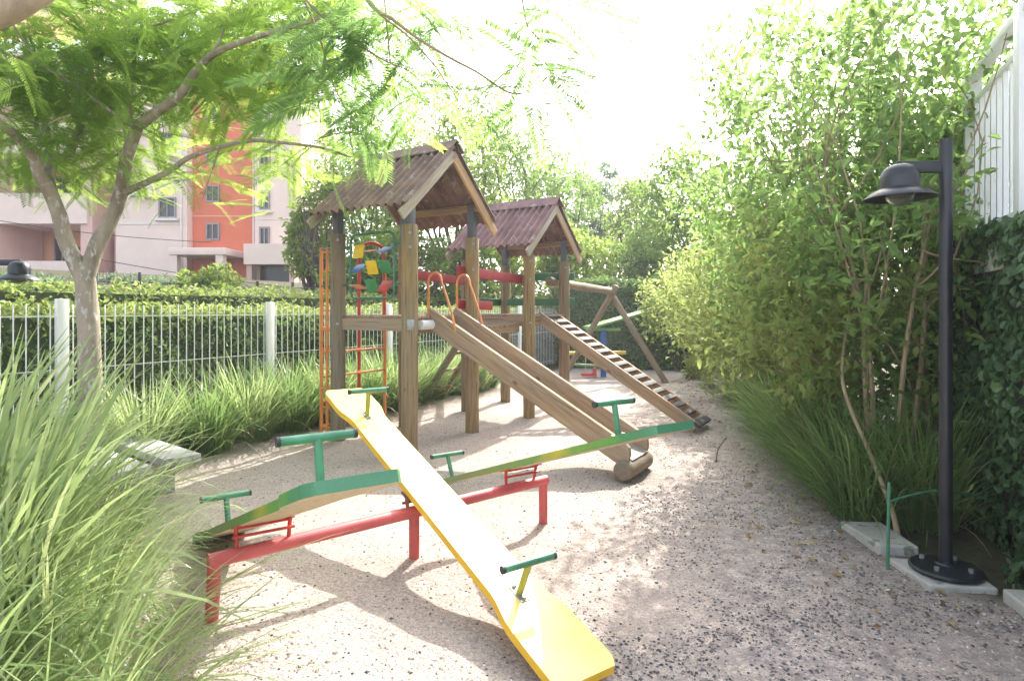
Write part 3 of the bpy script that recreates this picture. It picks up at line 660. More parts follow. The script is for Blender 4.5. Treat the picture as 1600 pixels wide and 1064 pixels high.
# swing beam and its A-legs
p0 = P(858, 440, 9.95); apex = P(956, 455, 14.0)
bdv = (apex - p0).normalized(); logpart('swing_beam', p0, apex + bdv * .15, .075, M_logd)
lat = Vector((bdv.y, -bdv.x, 0)).normalized()
logpart('swing_leg', z(apex + lat * 1.25 + bdv * .1, -.1), apex - lat * .12 + Vector((0, 0, .10)), .068, M_logd)
logpart('swing_leg', z(apex - lat * 1.25 + bdv * .1, -.1), apex + lat * .14 + Vector((0, 0, .12)) - bdv * .12, .068, M_logd)
# orange climbing frame beside tower one
cf = thing('climbing_frame', None, None, z(Cp, 0)); del_keys(cf); cf.parent = ps; cf.matrix_basis = W[ps].inverted() @ W[cf]
o0 = Cp + vc * .30; ow = 1.12
for q, zt in ((o0, 2.38), (o0 + va * ow, 2.2)):
    MB().tube([z(q, -.1), z(q, zt)], .022, 8).build('upright', M_orange, cf)
for k in range(5):
    h = .16 + .305 * k; MB().tube([z(o0, h), z(o0 + va * ow, h)], .015, 7).build('rung', M_orange, cf)
o1 = Cp - va * .02 + vc * .17
MB().tube([z(o1, -.1), z(o1, 2.36)], .018, 8).build('upright', M_orange, cf)
for k in range(10): MB().tube([z(o0, .16 + .24 * k), z(o1, .16 + .24 * k), z(Cp + vc * .08, .16 + .24 * k)], .012, 6).build('rung', M_orange, cf)
for h in (2.36, 1.9): MB().tube([z(o0, h), z(Cp - vc * .05, h)], .013, 6).build('bracket', M_greenl, cf)
# red pole arch
ra = thing('pole_arch', None, None, z(Cp + va * .5, 0)); del_keys(ra); ra.parent = ps; ra.matrix_basis = W[ps].inverted() @ W[ra]
l0 = Vector((B(561, 8.2), 8.2, 0)); l1 = Vector((B(600, 8.2), 8.2, 0)); dl = l1 - l0
pts = [z(l0, -.1), z(l0, 1.2), z(l0, 2.3)] + [z(l0 + dl * (.5 - .5 * math.cos(math.pi * k / 8)), 2.36 + .15 * math.sin(math.pi * k / 8)) for k in range(1, 8)] + [z(l1, 2.3), z(l1, 1.32)]
MB().tube(pts, .023, 8).build('arch_tube', M_redtube, ra)
for k in range(5): 
    h = .16 + .305 * k; MB().tube([z(l0 - dl * .08, h), z(l0 + dl * .08, h)], .032, 8).build('collar', M_orange, ra)
# green loop with turning colour panels
gl = thing('panel_loop', None, None, z(A + vc * .5, DZ)); del_keys(gl); gl.parent = ps; gl.matrix_basis = W[ps].inverted() @ W[gl]
pc = A + vc * .10; u0, u1 = .13, .83; zb0, zt0 = 1.74, 2.50; rc = .09; loop = []
for (cu, cz_, st) in ((u0 + rc, zb0 + rc, 180), (u1 - rc, zb0 + rc, 270), (u1 - rc, zt0 - rc, 0), (u0 + rc, zt0 - rc, 90)):
    for k in range(5): t = R(st + 90 * k / 4); loop.append(z(pc + vc * (cu + rc * math.cos(t)), cz_ + rc * math.sin(t)))
MB().tube(loop + [loop[0]], .016, 8, caps=False).build('loop_tube', M_greenl, gl)
for h in (2.36, 1.9):
    MB().tube([z(A + vc * .05, h), z(pc + vc * u0, h)], .013, 6).build('bracket', M_greenl, gl)
    MB().tube([z(pc + vc * u1, h), z(Cp - vc * .05, h)], .013, 6).build('bracket', M_greenl, gl)
def pm(nm, c): return plain(nm, c, .45, .12, 8, .05)
PC = {'y': pm('yellow_panel_paint', (.80, .52, .02)), 'b': pm('blue_panel_paint', (.05, .15, .42)), 'o': pm('orange_panel_paint', (.72, .30, .16)), 'g': pm('green_panel_paint', (.06, .26, .10)), 'r': pm('red_panel_paint', (.50, .05, .05))}
names = {'y': 'yellow', 'b': 'blue', 'o': 'orange', 'g': 'green', 'r': 'red'}
rows = [(2.30, 'yob'), (2.10, 'byg'), (1.88, 'ogr')]; cols = (.70, .48, .27)
for h, cs in rows:
    MB().tube([z(pc + vc * u0, h), z(pc + vc * u1, h)], .007, 6).build('rod', M_bolt, gl)
    for cu, cc in zip(cols, cs):
        t = R({'y': 20, 'b': 62, 'o': 74, 'g': 25, 'r': 40}[cc] + rnd.uniform(-8, 8)) * rnd.choice((-1, 1)); n_ = va * math.cos(t) + UP * math.sin(t); up_ = UP * math.cos(t) - va * math.sin(t)
        o = MB().box(z(pc + vc * cu, h), (.165, .014, .165), (vc, n_, up_), bev=.005).build('turning_panel', PC[cc], gl); o['label'] = names[cc] + ' square turning panel'

# ------------------------------------------------------------------ seesaw set
ss = thing('seesaw_set', 'triple seesaw with yellow and green boards on a low red beam', 'seesaw', (-.6, 3.8, 0))
s1 = Vector((-1.52, 3.04, 0)); sv = Vector((.753, .658, 0)).normalized(); su = Vector((-.565, .825, 0)).normalized()
def onb(t): return s1 + sv * t
def beamz(t): return .345 - .01 * t
bar_ = []
MB().tube([z(onb(0), beamz(0) - .0), z(onb(2.36), beamz(2.36))], .037, 14).build('beam', M_redp, ss)
for t in (.03, 1.20, 2.33): MB().tube([z(onb(t) - (sv * .02 if t < .1 else sv * 0), -.12), z(onb(t), beamz(t) - .01)], .033, 12).build('leg', M_redp, ss)
def seesaw(t, slope, mat, col, half=1.55, hz=.155, post=None, yellow=False):
    piv = z(onb(t), beamz(t) + hz); ca, sa = math.cos(math.atan(slope)), math.sin(math.atan(slope))
    X = (su * ca + UP * sa); Y = Vector((-su.y, su.x, 0)); Z = X.cross(Y)          # X towards the far end
    Y = Z.cross(X)
    Mf = Matrix((X, Y, Z)).transposed().to_4x4(); Mf.translation = piv
    def wd(x):
        ax = abs(x) / half
        if ax < .62: return .135
        q = min(1, (ax - .62) / .16); q = q * q * (3 - 2 * q); w = .135 + .04 * q 
        if ax > .97: w -= .03 * ((ax - .97) / .03) ** 2
        return w
    xs_ = [-half + 2 * half * k / 64 for k in range(65)]
    out = [(x, -wd(x)) for x in xs_] + [(x, wd(x)) for x in xs_[::-1]]; th = .045; n = len(out)
    V = [(x, y, k * th / 2) for k in (-1, 1) for x, y in out]
    bm = bmesh.new(); lo = [bm.verts.new(v) for v in V[:n]]; hi = [bm.verts.new(v) for v in V[n:]]
    nn = len(xs_)
    for k in range(nn - 1):
        a_, b_ = k, 2 * nn - 1 - k
        f = bm.faces.new((hi[a_], hi[a_ + 1], hi[b_ - 1], hi[b_])); f.material_index = 0
        f = bm.faces.new((lo[b_], lo[b_ - 1], lo[a_ + 1], lo[a_])); f.material_index = 1
    for k in range(n):
        f = bm.faces.new((lo[k], lo[(k + 1) % n], hi[(k + 1) % n], hi[k])); f.material_index = 1 if yellow else 0
    ed = [e for e in bm.edges if len(e.link_faces) == 2 and e.calc_face_angle(0) > 1.0 and not (e.verts[0].co.z * e.verts[1].co.z < 0)]
    bmesh.ops.bevel(bm, geom=ed, offset=.007, segments=2, affect='EDGES')
    me = bpy.data.meshes.new('seesaw_board'); bm.to_mesh(me); bm.free(); me.materials.append(mat); me.materials.append(M_yelshade if yellow else M_under)
    me.shade_smooth(); me.set_sharp_from_angle(angle=R(40))
    bo = link('seesaw_board', me, ss, Mf); bo['label'] = col
    for e in (-1, 1):
        hp = piv + X * (e * 1.10) + Z * .022; tp = hp + Z * .20
        h = MB().tube([hp + X * (e * -.03), hp + Z * .05 + X * (e * -.02), tp], [.018, .018, .018], 12).build('handle_post', post, bo)
        MB().tube([tp - Y * .145, tp + Y * .145], .019, 14).build('handle_bar', M_greent, bo)
        for s in (-1, 1): MB().tube([tp + Y * (s * .145), tp + Y * (s * .16)], .0205, 14).build('grip_cap', M_cap, bo)
        mp = MB().box(hp + Z * .003 + X * (e * -.03), (.12, .05, .006), (X, Y, Z))
        for s in (-1, 1): mp.lathe([(.0, .0), (.012, .0), (.012, .012), (0, .012)], hp + X * (e * -.03 + s * .045) + Z * .004, 8)
        mp.build('handle_base', M_bolt, bo)
    m = MB(); w = .135
    for s in (-1, 1):
        q = piv + Y * (s * w)
        m.tube([z(onb(t), beamz(t) + .02) - sv * (s * w), q - Z * .03], .011, 8)
        m.box(q - Z * .028, (.10, .03, .008), (X, Y, Z))
    m.tube([piv - Y * (w + .02) - Z * .075, piv + Y * (w + .02) - Z * .075], .008, 8); m.tube([piv - Y * (w + .01) - Z * .034, piv + Y * (w + .01) - Z * .034], .007, 8)
    m.build('hinge_bracket', M_rust if t > .5 and t < 2 else M_redtube, ss)
seesaw(.27, -.365, M_bgreen, 'green seesaw board nearest the tall grass', 1.5, .165, post=M_greent)
seesaw(1.29, .287, M_yel, 'yellow seesaw board in the middle', 1.62, .13, post=M_olive, yellow=True)
seesaw(2.10, -.345, M_bgreen, 'green seesaw board nearest the slide', 1.52, .16, post=M_greent)

# ------------------------------------------------------------------ lamps
def lamp(x, y, h, label, armlen=.31, r=.195, flip=-1, z0=None):
    zb_ = float(gz(x, y)) if z0 is None else z0; t = thing('garden_lamp', label, 'lamp', (x, y, zb_), 'black garden lamps'); g = Vector((x, y, 0))
    MB().lathe([(0, .0), (.16, .0), (.19, .008), (.195, .022), (.185, .034), (.06, .05), (.05, .06), (0, .06)], (x, y, zb_ - .005), 40).build('base_plate', M_black, t)
    MB().tube([z(g, zb_ + .05), z(g, zb_ + h)], .036, 20).build('post', M_black, t)
    for k in range(4):
        a = .6 + k * math.pi / 2; MB().tube([(x + .13 * math.cos(a), y + .13 * math.sin(a), zb_ + .03), (x + .13 * math.cos(a), y + .13 * math.sin(a), zb_ + .058)], .014, 6).build('anchor_bolt', M_bolt, t)
    MB().tube([z(g, zb_ + h - .002), z(g, zb_ + h + .012)], .039, 20).build('post_cap', M_black, t)
    ah = zb_ + h - .155
    MB().box(Vector((x + flip * (armlen / 2 + .02), y, ah)), (armlen + .02, .03, .068), bev=.005).build('arm', M_black, t)
    c = (x + flip * (armlen + .01), y, ah - .13)
    hd = MB().lathe([(0, .148), (.04, .145), (.075, .13), (.098, .10), (.105, .06), (.106, .0), (.112, -.004), (.15, -.02), (r, -.055), (r + .003, -.062), (r - .005, -.062), (.148, -.03), (.10, -.012), (.098, .02), (.0, .03)], c, 48).build('lamp_head', M_black, t)
    MB().lathe([(.0, .03), (.05, .02), (.072, -.01), (.08, -.045), (.07, -.075), (.045, -.10), (.0, -.11)], c, 32).build('glass_globe', M_globe, hd)
    return t
def globemat():
    m, n, b = newmat('clear_globe_glass'); b.inputs['Base Color'].default_value = (.42, .43, .40, 1); b.inputs['Roughness'].default_value = .12
    b.inputs['Transmission Weight'].default_value = .85; b.inputs['IOR'].default_value = 1.2; return m
M_globe = globemat()
lamp(2.64, 3.70, 2.61, 'tall black lamp with dish hood standing on the concrete slab', .27, z0=.016)
lamp(-6.20, 6.75, 2.32, 'dark lamp head half cut off beyond the white fence', .72, flip=1)
def slab(pts, zt, label, h=.09, name='kerb_slab'):
    o = MB().prism([(p[0], p[1]) for p in pts], (0, 0, zt - h / 2), Vector((1, 0, 0)), Vector((0, 1, 0)), UP, h).build(name, M_conc, None, smooth=0)
    bv = o.modifiers.new('bevel', 'BEVEL'); bv.width = .012; bv.segments = 2; return tag(o, label, 'kerb slab', 'concrete slabs along the right border')
slab([(2.43, 4.50), (2.44, 4.04), (2.68, 4.0), (2.72, 4.48)], .045, 'pale concrete slab beside the green stake and grass')
slab([(2.42, 3.92), (2.42, 3.52), (2.78, 3.47), (2.84, 3.84)], .012, 'pale concrete slab under the black lamp base', .06)
slab([(2.74, 3.40), (2.50, 2.40), (2.92, 2.3), (3.10, 3.36)], .05, 'long concrete slab at the ivy foot beyond the lamp')
# green stake with an arched hose
st = thing('irrigation_stake', 'thin green stake with an arched green hose behind the lamp', 'irrigation hose', (2.33, 3.78, 0)); st.location = (2.36, 3.82, 0); W[st] = Matrix.Translation((2.36, 3.82, 0))
MB().tube([(2.36, 3.82, -.05), (2.37, 3.82, .52)], .010, 10).build('stake', M_greent, st)
hp = [Vector((2.37, 3.82, .40)).lerp(Vector((3.2, 4.1, .33)), t / 10) + Vector((0, 0, .06 * math.sin(math.pi * t / 10))) for t in range(11)]
MB().tube(hp, .007, 8).build('hose', M_greent, st)

# ------------------------------------------------------------------ bench
bt = thing('bench', 'low white concrete bench half hidden behind the tall grass', 'bench', (-3.2, 5.3, 0))
bd1 = Vector((.78, -.62, 0)).normalized(); bn = Vector((bd1.y, -bd1.x, 0))
for off, hh in ((0, .30), (.40, .27)):
    c_ = Vector((-3.45, 5.75, 0)) + bn * off
    MB().box(z(c_, hh), (1.55, .30, .07), (bd1, bn, UP), bev=.01).build('seat_slab', M_conc, bt)
for e in (-.5, .45):
    MB().box(z(Vector((-3.45, 5.75, 0)) + bn * .16 + bd1 * e, .11), (.12, .40, .28), (bd1, bn, UP), bev=.01).build('leg', M_conc, bt)

# ------------------------------------------------------------------ white bar fence
fe = thing('bar_fence', 'white metal bar fence with square posts along the clipped hedge', 'fence', F0)
pitch = 2.6
for k in range(-1, 6):
    q = F0 + FD * (pitch * k)
    MB().box(z(q, .84), (.11, .06, 1.75), (FD, FN, UP), bev=.008).build('post', M_white, fe)
    mb = MB(); n = 25
    for j in range(1, n):
        b0 = q + FD * (pitch * j / n); mb.tube([z(b0, .08), z(b0, 1.66)], .006, 6)
    for h in (.18, 1.0, 1.54): mb.bar(z(q + FD * .06, h), z(q + FD * (pitch - .06), h), .008, .009)
    mb.build('bar_panel', M_white, fe)

# ------------------------------------------------------------------ hedges, ivy wall, railing, far fence
hp0 = F0 - FD * 4.5 + FN * .35; hp1 = F0 + FD * 15 + FN * .35
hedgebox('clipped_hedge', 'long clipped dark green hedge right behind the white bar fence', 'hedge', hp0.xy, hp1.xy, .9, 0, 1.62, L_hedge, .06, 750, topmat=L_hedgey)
h2a = F0 - FD * 5 + FN * 2.6; h2b = F0 + FD * 13 + FN * 2.6
hedgebox('flowering_hedge', 'yellow green hedge row seen above the clipped hedge', 'hedge', h2a.xy, h2b.xy, 1.2, .1, 1.95, L_hedgey, .08, 260, lump=.14)
h3a = P(-60, 460, 14.5); h3b = P(300, 460, 17)
hedgebox('lattice_hedge', 'grey green hedge in front of the pink building wall', 'hedge', (h3a.x, h3a.y), (h3b.x, h3b.y), 1.0, .6, zb(432, 15.5), L_treeb, .10, 200, lump=.12)
hedgebox('tall_hedge', 'tall dark clipped hedge closing the back of the playground', 'hedge', (1.25, 17.2), (5.2, 16.0), 1.0, 0, 2.45, L_hedge, .085, 420)
M_wallr = plain('stained_garden_wall', (.22, .21, .19), .9, .2, 3, .3)
wl0, wdv = Vector((2.72, 2.55, 0)), Vector((.417, .909, 0)).normalized(); wn = Vector((-wdv.y, wdv.x, 0))
wl = thing('ivy_wall', 'high garden wall covered with dark green ivy behind the lamp', 'wall', wl0)
MB().box(wl0 + wdv * 2.6 - wn * .13 + Vector((0, 0, 1.05)), (7.2, .22, 2.1), (wdv, wn, UP)).build('masonry', M_wallr, wl, smooth=0)
n = 15000; u = rng.random(n) * 6.6 - .6; h = rng.random(n) * 2.2; dep = vnoise(u, h, 2.6, 21) * .22 * np.clip(1.2 - h * .1, .4, 1) + rng.random(n) * .05
pos = np.array(wl0) + u[:, None] * np.array(wdv) + dep[:, None] * np.array(wn) + np.stack([0 * u, 0 * u, h], 1)
n2 = 3500; u2 = rng.random(n2) * 6.6 - .6; d2 = rng.random(n2) * .42 - .3; h2 = 2.1 + vnoise(u2, d2, 3, 22) * .2 + rng.random(n2) * .05
pos = np.concatenate([pos, np.array(wl0) + u2[:, None] * np.array(wdv) + d2[:, None] * np.array(wn) + np.stack([0 * u2, 0 * u2, h2], 1)])
N = unit(np.concatenate([np.tile(np.array(wn) + np.array([0, 0, .25]), (n, 1)), np.tile([0, 0, 1.0], (n2, 1))]) + rng.normal(size=(n + n2, 3)) * .4)
D = unit(rng.normal(size=(n + n2, 3)) * .6 + np.array([0, 0, -.8])); D = unit(D - N * (D * N).sum(1, keepdims=True) * .8)
Ls = .065 * (.6 + .8 * rng.random(n + n2)); v, f = leaves(pos, D, N, Ls, Ls * .85, .12, six=True)
link('ivy', npmesh('ivy', v - np.array(wl0), f, L_ivy, np.tile(rng.random(n + n2), 6)), wl)
rl0 = Vector((3.37, 4.0, 0)) - wdv * .9
rl = thing('terrace_railing', 'white railing with slim balusters above the ivy wall', 'railing', z(rl0 + wdv * 1.2, 2.0))
Lr_ = 4.2; M_rail = plain('white_railing_paint', (.80, .81, .82), .45, .04, 3, .02)
MB().bar(z(rl0, 3.56), z(rl0 + wdv * Lr_, 3.56), .09, .07, bev=.008).build('top_rail', M_rail, rl)
MB().bar(z(rl0, 3.33), z(rl0 + wdv * Lr_, 3.33), .04, .05, bev=.005).build('middle_rail', M_rail, rl)
MB().bar(z(rl0, 2.24), z(rl0 + wdv * Lr_, 2.24), .05, .06, bev=.005).build('bottom_rail', M_rail, rl)
for k in range(28):
    q = rl0 + wdv * (.1 + k * .148)
    if k in (5, 14, 23): MB().box(z(q, 2.85), (.12, .12, 1.5), (wdv, wn, UP), bev=.008).build('post', M_rail, rl)
    else: MB().box(z(q, 2.78), (.03, .03, 1.06), (wdv, wn, UP)).build('baluster', M_rail, rl)
MB().box(z(rl0 + wdv * 2.1 - wn * .9, 1.98), (Lr_, 2.0, .2), (wdv, wn, UP)).build('terrace_slab', M_conc, rl)
hs = thing('white_house', 'plain white house wall glimpsed behind the railing and shrubs', 'house', z(rl0 + wdv * 3 - wn * 2.2, 0))
MB().box(z(rl0 + wdv * 3.6 - wn * 3.4, 2.6), (9, 2.4, 5.2), (wdv, wn, UP)).build('wall', pmat('white_render', (.76, .77, .80)), hs, smooth=0)
MB().box(z(rl0 + wdv * 3.6 - wn * 3.3, 5.28), (9.4, 2.8, .16), (wdv, wn, UP)).build('roof_slab', M_conc, hs, smooth=0)
lf = thing('mesh_fence', 'dark wire mesh fence with black posts below the building', 'fence', (P(272, 470, 15).x, 15, 1.5))
fa, fb = P(150, 470, 14.2), P(560, 470, 17.0); mb = MB()
for k in range(8):
    q = fa.lerp(fb, k / 7); g = float(gz(q.x, q.y)); MB().tube([z(q, g - .1), z(q, max(g + .9, 2.35))], .035, 8).build('post', M_cap, lf)
for k in range(90):
    q = fa.lerp(fb, k / 89); g = float(gz(q.x, q.y)); mb.tube([z(q, g), z(q, max(g + .8, 2.2))], .006, 4)
for h in (1.75, 2.0, 2.2): mb.tube([z(fa, h), z(fb, h)], .009, 4)
mb.build('wire_mesh', M_metal, lf)

# ------------------------------------------------------------------ left tree with feathery leaves (trunk and limbs follow the photograph's, each at its own depth)
tr = thing('poinciana_tree', 'forked grey tree with feathery bright green leaves beside the white fence', 'tree', P(140, 745, 5.84) * 1.0)
tr.location = (P(140, 600, 5.8).x, 5.8, 0); W[tr] = Matrix.Translation(tr.location)
TD = 5.8
limbs = [
 ([(141, 760, 0), (141, 610, 0), (139, 520, 0), (133, 436, 0)], .108, .088),
 ([(133, 440, 0), (105, 382, -.05), (92, 335, -.1), (76, 296, -.15), (62, 274, -.25), (52, 246, -.35), (36, 222, -.5), (5, 198, -.7), (-40, 176, -.9)], .078, .035),
 ([(80, 304, -.1), (75, 270, .05), (84, 255, .15), (106, 242, .3), (118, 218, .4), (130, 186, .5), (142, 152, .6)], .058, .03),
 ([(82, 258, .12), (78, 246, .2), (70, 236, .25)], .03, .016),
 ([(133, 440, 0), (150, 387, .05), (175, 340, .1), (190, 300, .1), (196, 256, .1), (212, 206, 0), (218, 194, 0)], .078, .05),
 ([(218, 196, 0), (250, 172, -.1), (278, 153, -.2), (303, 116, -.3), (331, 87, -.4), (359, 73, -.5), (400, 59, -.6), (437, 47, -.7), (487, 34, -.8), (545, 10, -1.0)], .052, .012),
 ([(206, 198, 0), (203, 156, .1), (209, 113, .15), (212, 60, .1), (225, 44, 0), (250, 38, -.1), (300, 20, -.2)], .024, .008),
 ([(206, 197, 0), (150, 158, -.2), (103, 125, -.4), (62, 100, -.6), (40, 70, -.7), (5, 18, -.9)], .022, .007),
 ([(196, 300, .08), (219, 290, 0), (266, 267, -.1), (294, 247, -.2), (344, 230, -.3), (394, 220, -.4), (437, 223, -.5), (500, 231, -.6), (548, 246, -.7)], .036, .008),
 ([(62, 100, -.6), (0, 82, -.9), (-60, 60, -1.2)], .014, .008), ([(212, 60, .1), (196, 30, .1), (180, -10, .2)], .014, .007),
 ([(142, 152, .6), (165, 110, .8), (140, 60, 1.0), (95, 0, 1.1)], .022, .01), ([(331, 87, -.4), (352, 40, -.2), (370, -30, 0)], .016, .008),
 ([(52, 246, -.35), (70, 200, -.5), (110, 180, -.6)], .012, .006), ([(-40, 176, -.9), (-120, 120, -1.1), (-160, 40, -1.2)], .03, .012),
 ([(203, 160, .1), (240, 130, .4), (290, 95, .7), (330, 40, 1.0)], .016, .007), ([(344, 230, -.3), (330, 270, -.1), (316, 312, .0)], .009, .004),
]
mb = MB(); tips = []
def spline(pts, k=4):
    out = []
    for i in range(len(pts) - 1):
        p0, p1, p2, p3 = pts[max(0, i - 1)], pts[i], pts[i + 1], pts[min(len(pts) - 1, i + 2)]
        for j in range(k):
            t = j / k; out.append(.5 * ((2 * p1) + (p2 - p0) * t + (2 * p0 - 5 * p1 + 4 * p2 - p3) * t * t + (3 * p1 - p0 - 3 * p2 + p3) * t ** 3))
    return out + [pts[-1]]
for pts, r0, r1 in limbs:
    w = spline([P(x, y, TD + d) for x, y, d in pts]); n = len(w)
    mb.tube(w, [r0 + (r1 - r0) * (k / (n - 1)) ** .8 for k in range(n)], 12, wob=.06)
    if r1 < .04: tips += w[n // 3:]
mb.build('trunk', M_bark, tr, smooth=60)
tips = np.array([tuple(t) for t in tips])
nf = 2300; src = tips[rng.integers(0, len(tips), nf)]
P0 = src + rng.normal(size=(nf, 3)) * np.array([.36, .5, .30]); P0[:, 2] += .14; P0[:, 1] = np.where(rng.random(nf) < .88, src[:, 1] + .12 + np.abs(rng.normal(size=nf)) * .75, P0[:, 1])
ipx = HX + F * P0[:, 0] / P0[:, 1]; ipy = HY - F * (P0[:, 2] - EYE) / P0[:, 1]
P0[:, 2] += np.where(rng.random(nf) < .4, .15 + .35 * rng.random(nf), 0); ipy = HY - F * (P0[:, 2] - EYE) / P0[:, 1]
P0 = P0[(P0[:, 1] > 3.6) & (P0[:, 2] > 2.8) & ((ipy < 150) | (rng.random(nf) < np.where(ipx > 220, .38, .5)))]
# a fringe of drooping sprays round the crown's lower edge
ex_ = np.array([tuple(P(x, y, TD + rng.uniform(.25, 1.2))) for x, y in zip(np.concatenate([rng.uniform(-40, 150, 45), rng.uniform(300, 440, 5)]), rng.uniform(190, 300, 50))])
P0 = np.concatenate([P0, ex_]); nf = len(P0)
D = unit(np.stack([rng.normal(size=nf), rng.normal(size=nf) * .8, -.18 + rng.normal(size=nf) * .3], 1))
v, q, var = fronds(P0, D)
link('crown', npmesh('crown', v - np.array(tr.location), q, L_frond, var), tr)

# tree overhead: its trunk stands left of the view, its boughs reach over the camera
t2 = thing('overhanging_tree', 'feathery tree whose hanging boughs reach in from the top edge', 'tree', (-4.3, 2.3, 0))
mb = MB(); tw = []
mainl = spline([Vector(p) for p in ((-4.3, 2.3, -.1), (-4.1, 2.6, 1.7), (-3.5, 3.0, 2.7), (-2.88, 3.35, 3.20), (-2.70, 3.5, 3.42), (-2.5, 3.8, 3.82), (-1.3, 4.1, 4.3), (.2, 4.4, 4.45), (1.2, 4.8, 4.4))])
mb.tube(mainl, [.10 - .085 * k / (len(mainl) - 1) for k in range(len(mainl))], 12, wob=.06)
for pts, r0 in (([(560, -80, 4.1), (575, 0, 4.1), (615, 32, 4.1), (655, 62, 4.1), (705, 92, 4.1), (745, 113, 4.1), (785, 140, 4.1), (805, 147, 4.1), (822, 145, 4.1)], .012),
                ([(540, -70, 4.2), (572, 0, 4.2), (600, 28, 4.2), (635, 55, 4.2), (670, 92, 4.2), (698, 130, 4.2), (724, 172, 4.2)], .009),
                ([(800, -90, 4.3), (816, 0, 4.2), (824, 40, 4.1), (843, 63, 4.1)], .009),
                ([(430, -90, 4.3), (470, -10, 4.3), (520, 40, 4.3), (575, 80, 4.4), (610, 100, 4.4)], .012),
                ([(880, -90, 4.4), (885, -20, 4.3), (890, 20, 4.2)], .008), ([(610, 100, 4.4), (640, 112, 4.4), (665, 135, 4.5)], .006),
                ([(470, -10, 4.3), (500, 60, 4.6), (520, 130, 4.7), (545, 180, 4.8)], .009)):
    w = spline([P(*p) for p in pts]); a0 = min(mainl, key=lambda m: (m - w[0]).length); w = [a0.lerp(w[0], k / 4) for k in range(4)] + w
    mb.tube(w, [r0 * (1.2 - .8 * k / (len(w) - 1)) for k in range(len(w))], 7); tw.append(w)
mb.build('trunk', M_stem, t2, smooth=60)
spots = [(835, 138, 4.1, 9), (860, 150, 4.1, 6), (845, 66, 4.1, 7), (862, 90, 4.15, 7), (888, 20, 4.2, 8), (830, 15, 4.2, 3), (612, 104, 4.4, 9), (570, 84, 4.4, 9), (540, 120, 4.7, 10), (552, 180, 4.8, 9), (522, 50, 4.3, 9), (660, 138, 4.5, 5),
         (500, 150, 4.8, 8), (726, 172, 4.2, 4), (590, 30, 4.3, 8), (640, 20, 4.3, 8), (690, 30, 4.4, 6), (520, 0, 4.3, 9), (560, -10, 4.3, 8), (480, 90, 4.6, 8), (470, 40, 4.4, 8), (620, 160, 4.9, 5), (720, 5, 4.3, 4), (585, 205, 5.0, 5), (870, -10, 4.3, 4), (655, 60, 4.3, 4)]
P0 = []; D = []
for px, py, d, k in spots:
    c = P(px, py, d)
    for j in range(max(2, int(k * .85))):
        a = rnd.random() * 6.28; P0.append(tuple(c + Vector((rnd.gauss(0, .07), rnd.gauss(0, .12), rnd.gauss(0, .06))))); D.append((math.cos(a), math.sin(a) * .8, rnd.uniform(-.75, .1)))
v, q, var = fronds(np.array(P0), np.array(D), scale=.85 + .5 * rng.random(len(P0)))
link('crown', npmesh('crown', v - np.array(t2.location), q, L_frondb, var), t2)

# ------------------------------------------------------------------ trees behind
BG = 'trees behind the playground'
def bt_(px, ytop, d, rpx, lm, label, low=.25, L=.17, ncl=60, per=100, name='broadleaf_tree', **k):
    x = B(px, d); g = float(gz(x, d)); tree(name, label, 'tree', (x, d), zb(ytop, d) - g, rpx * d / F, lm, M_barkd, ncl, per, L, group=BG, crown_low=low, **k)
bt_(505, 255, 19, 46, L_treey, 'bright green tree between the red building wall and the front tower', .12, ncl=46, per=55)
bt_(590, 190, 21, 95, L_tree, 'fresh green tree rising behind the front tower roof', .15, ncl=75)
bt_(710, 118, 20, 95, L_treey, 'tallest light green tree behind the gap between the tower roofs', .2, ncl=80)
bt_(800, 165, 23, 85, L_tree, 'green tree standing behind the rear tower roof', .2, ncl=70)
bt_(872, 215, 26, 66, L_tree, 'rounded green tree just right of the rear tower roof', .2, ncl=60)
bt_(938, 252, 32, 62, L_treeb, 'pale bluish distant tree under the open sky', .2, L=.24)
bt_(1000, 272, 27, 60, L_treey, 'yellow green tree behind the tall dark hedge', .2, L=.2)
bt_(1070, 225, 22, 80, L_tree, 'broad green tree where the sky meets the right shrubs', .15, L=.19, ncl=80)
bt_(485, 320, 20.5, 30, L_treey, 'slim green tree beside the white right wing of the building', .0)
bt_(640, 330, 17.5, 70, L_treey, 'low yellow green tree seen between the front tower posts', .05, ncl=60)
bt_(760, 350, 18.5, 75, L_treey, 'low light green tree seen under the rear roof', .05, ncl=60)
bt_(905, 345, 19.5, 65, L_treey, 'low leafy tree right above the swing beam', .05, ncl=60)
bt_(985, 365, 20.5, 60, L_tree, 'low green tree directly above the tall dark hedge', .05, ncl=55)
bt_(560, 375, 16.5, 55, L_tree, 'small green tree behind the coloured turning panels', .05, ncl=45)
bt_(330, 400, 15.0, 40, L_treey, 'small pale bush tree in front of the building entrance', .0, L=.12, ncl=35)
bt_(30, 440, 13.5, 55, L_treeb, 'grey green bush at the far left below the loggias', .0, L=.12, ncl=35)
bt_(1085, 390, 17.5, 60, L_treey, 'leafy light green tree behind the yellow bush', .05, ncl=55)

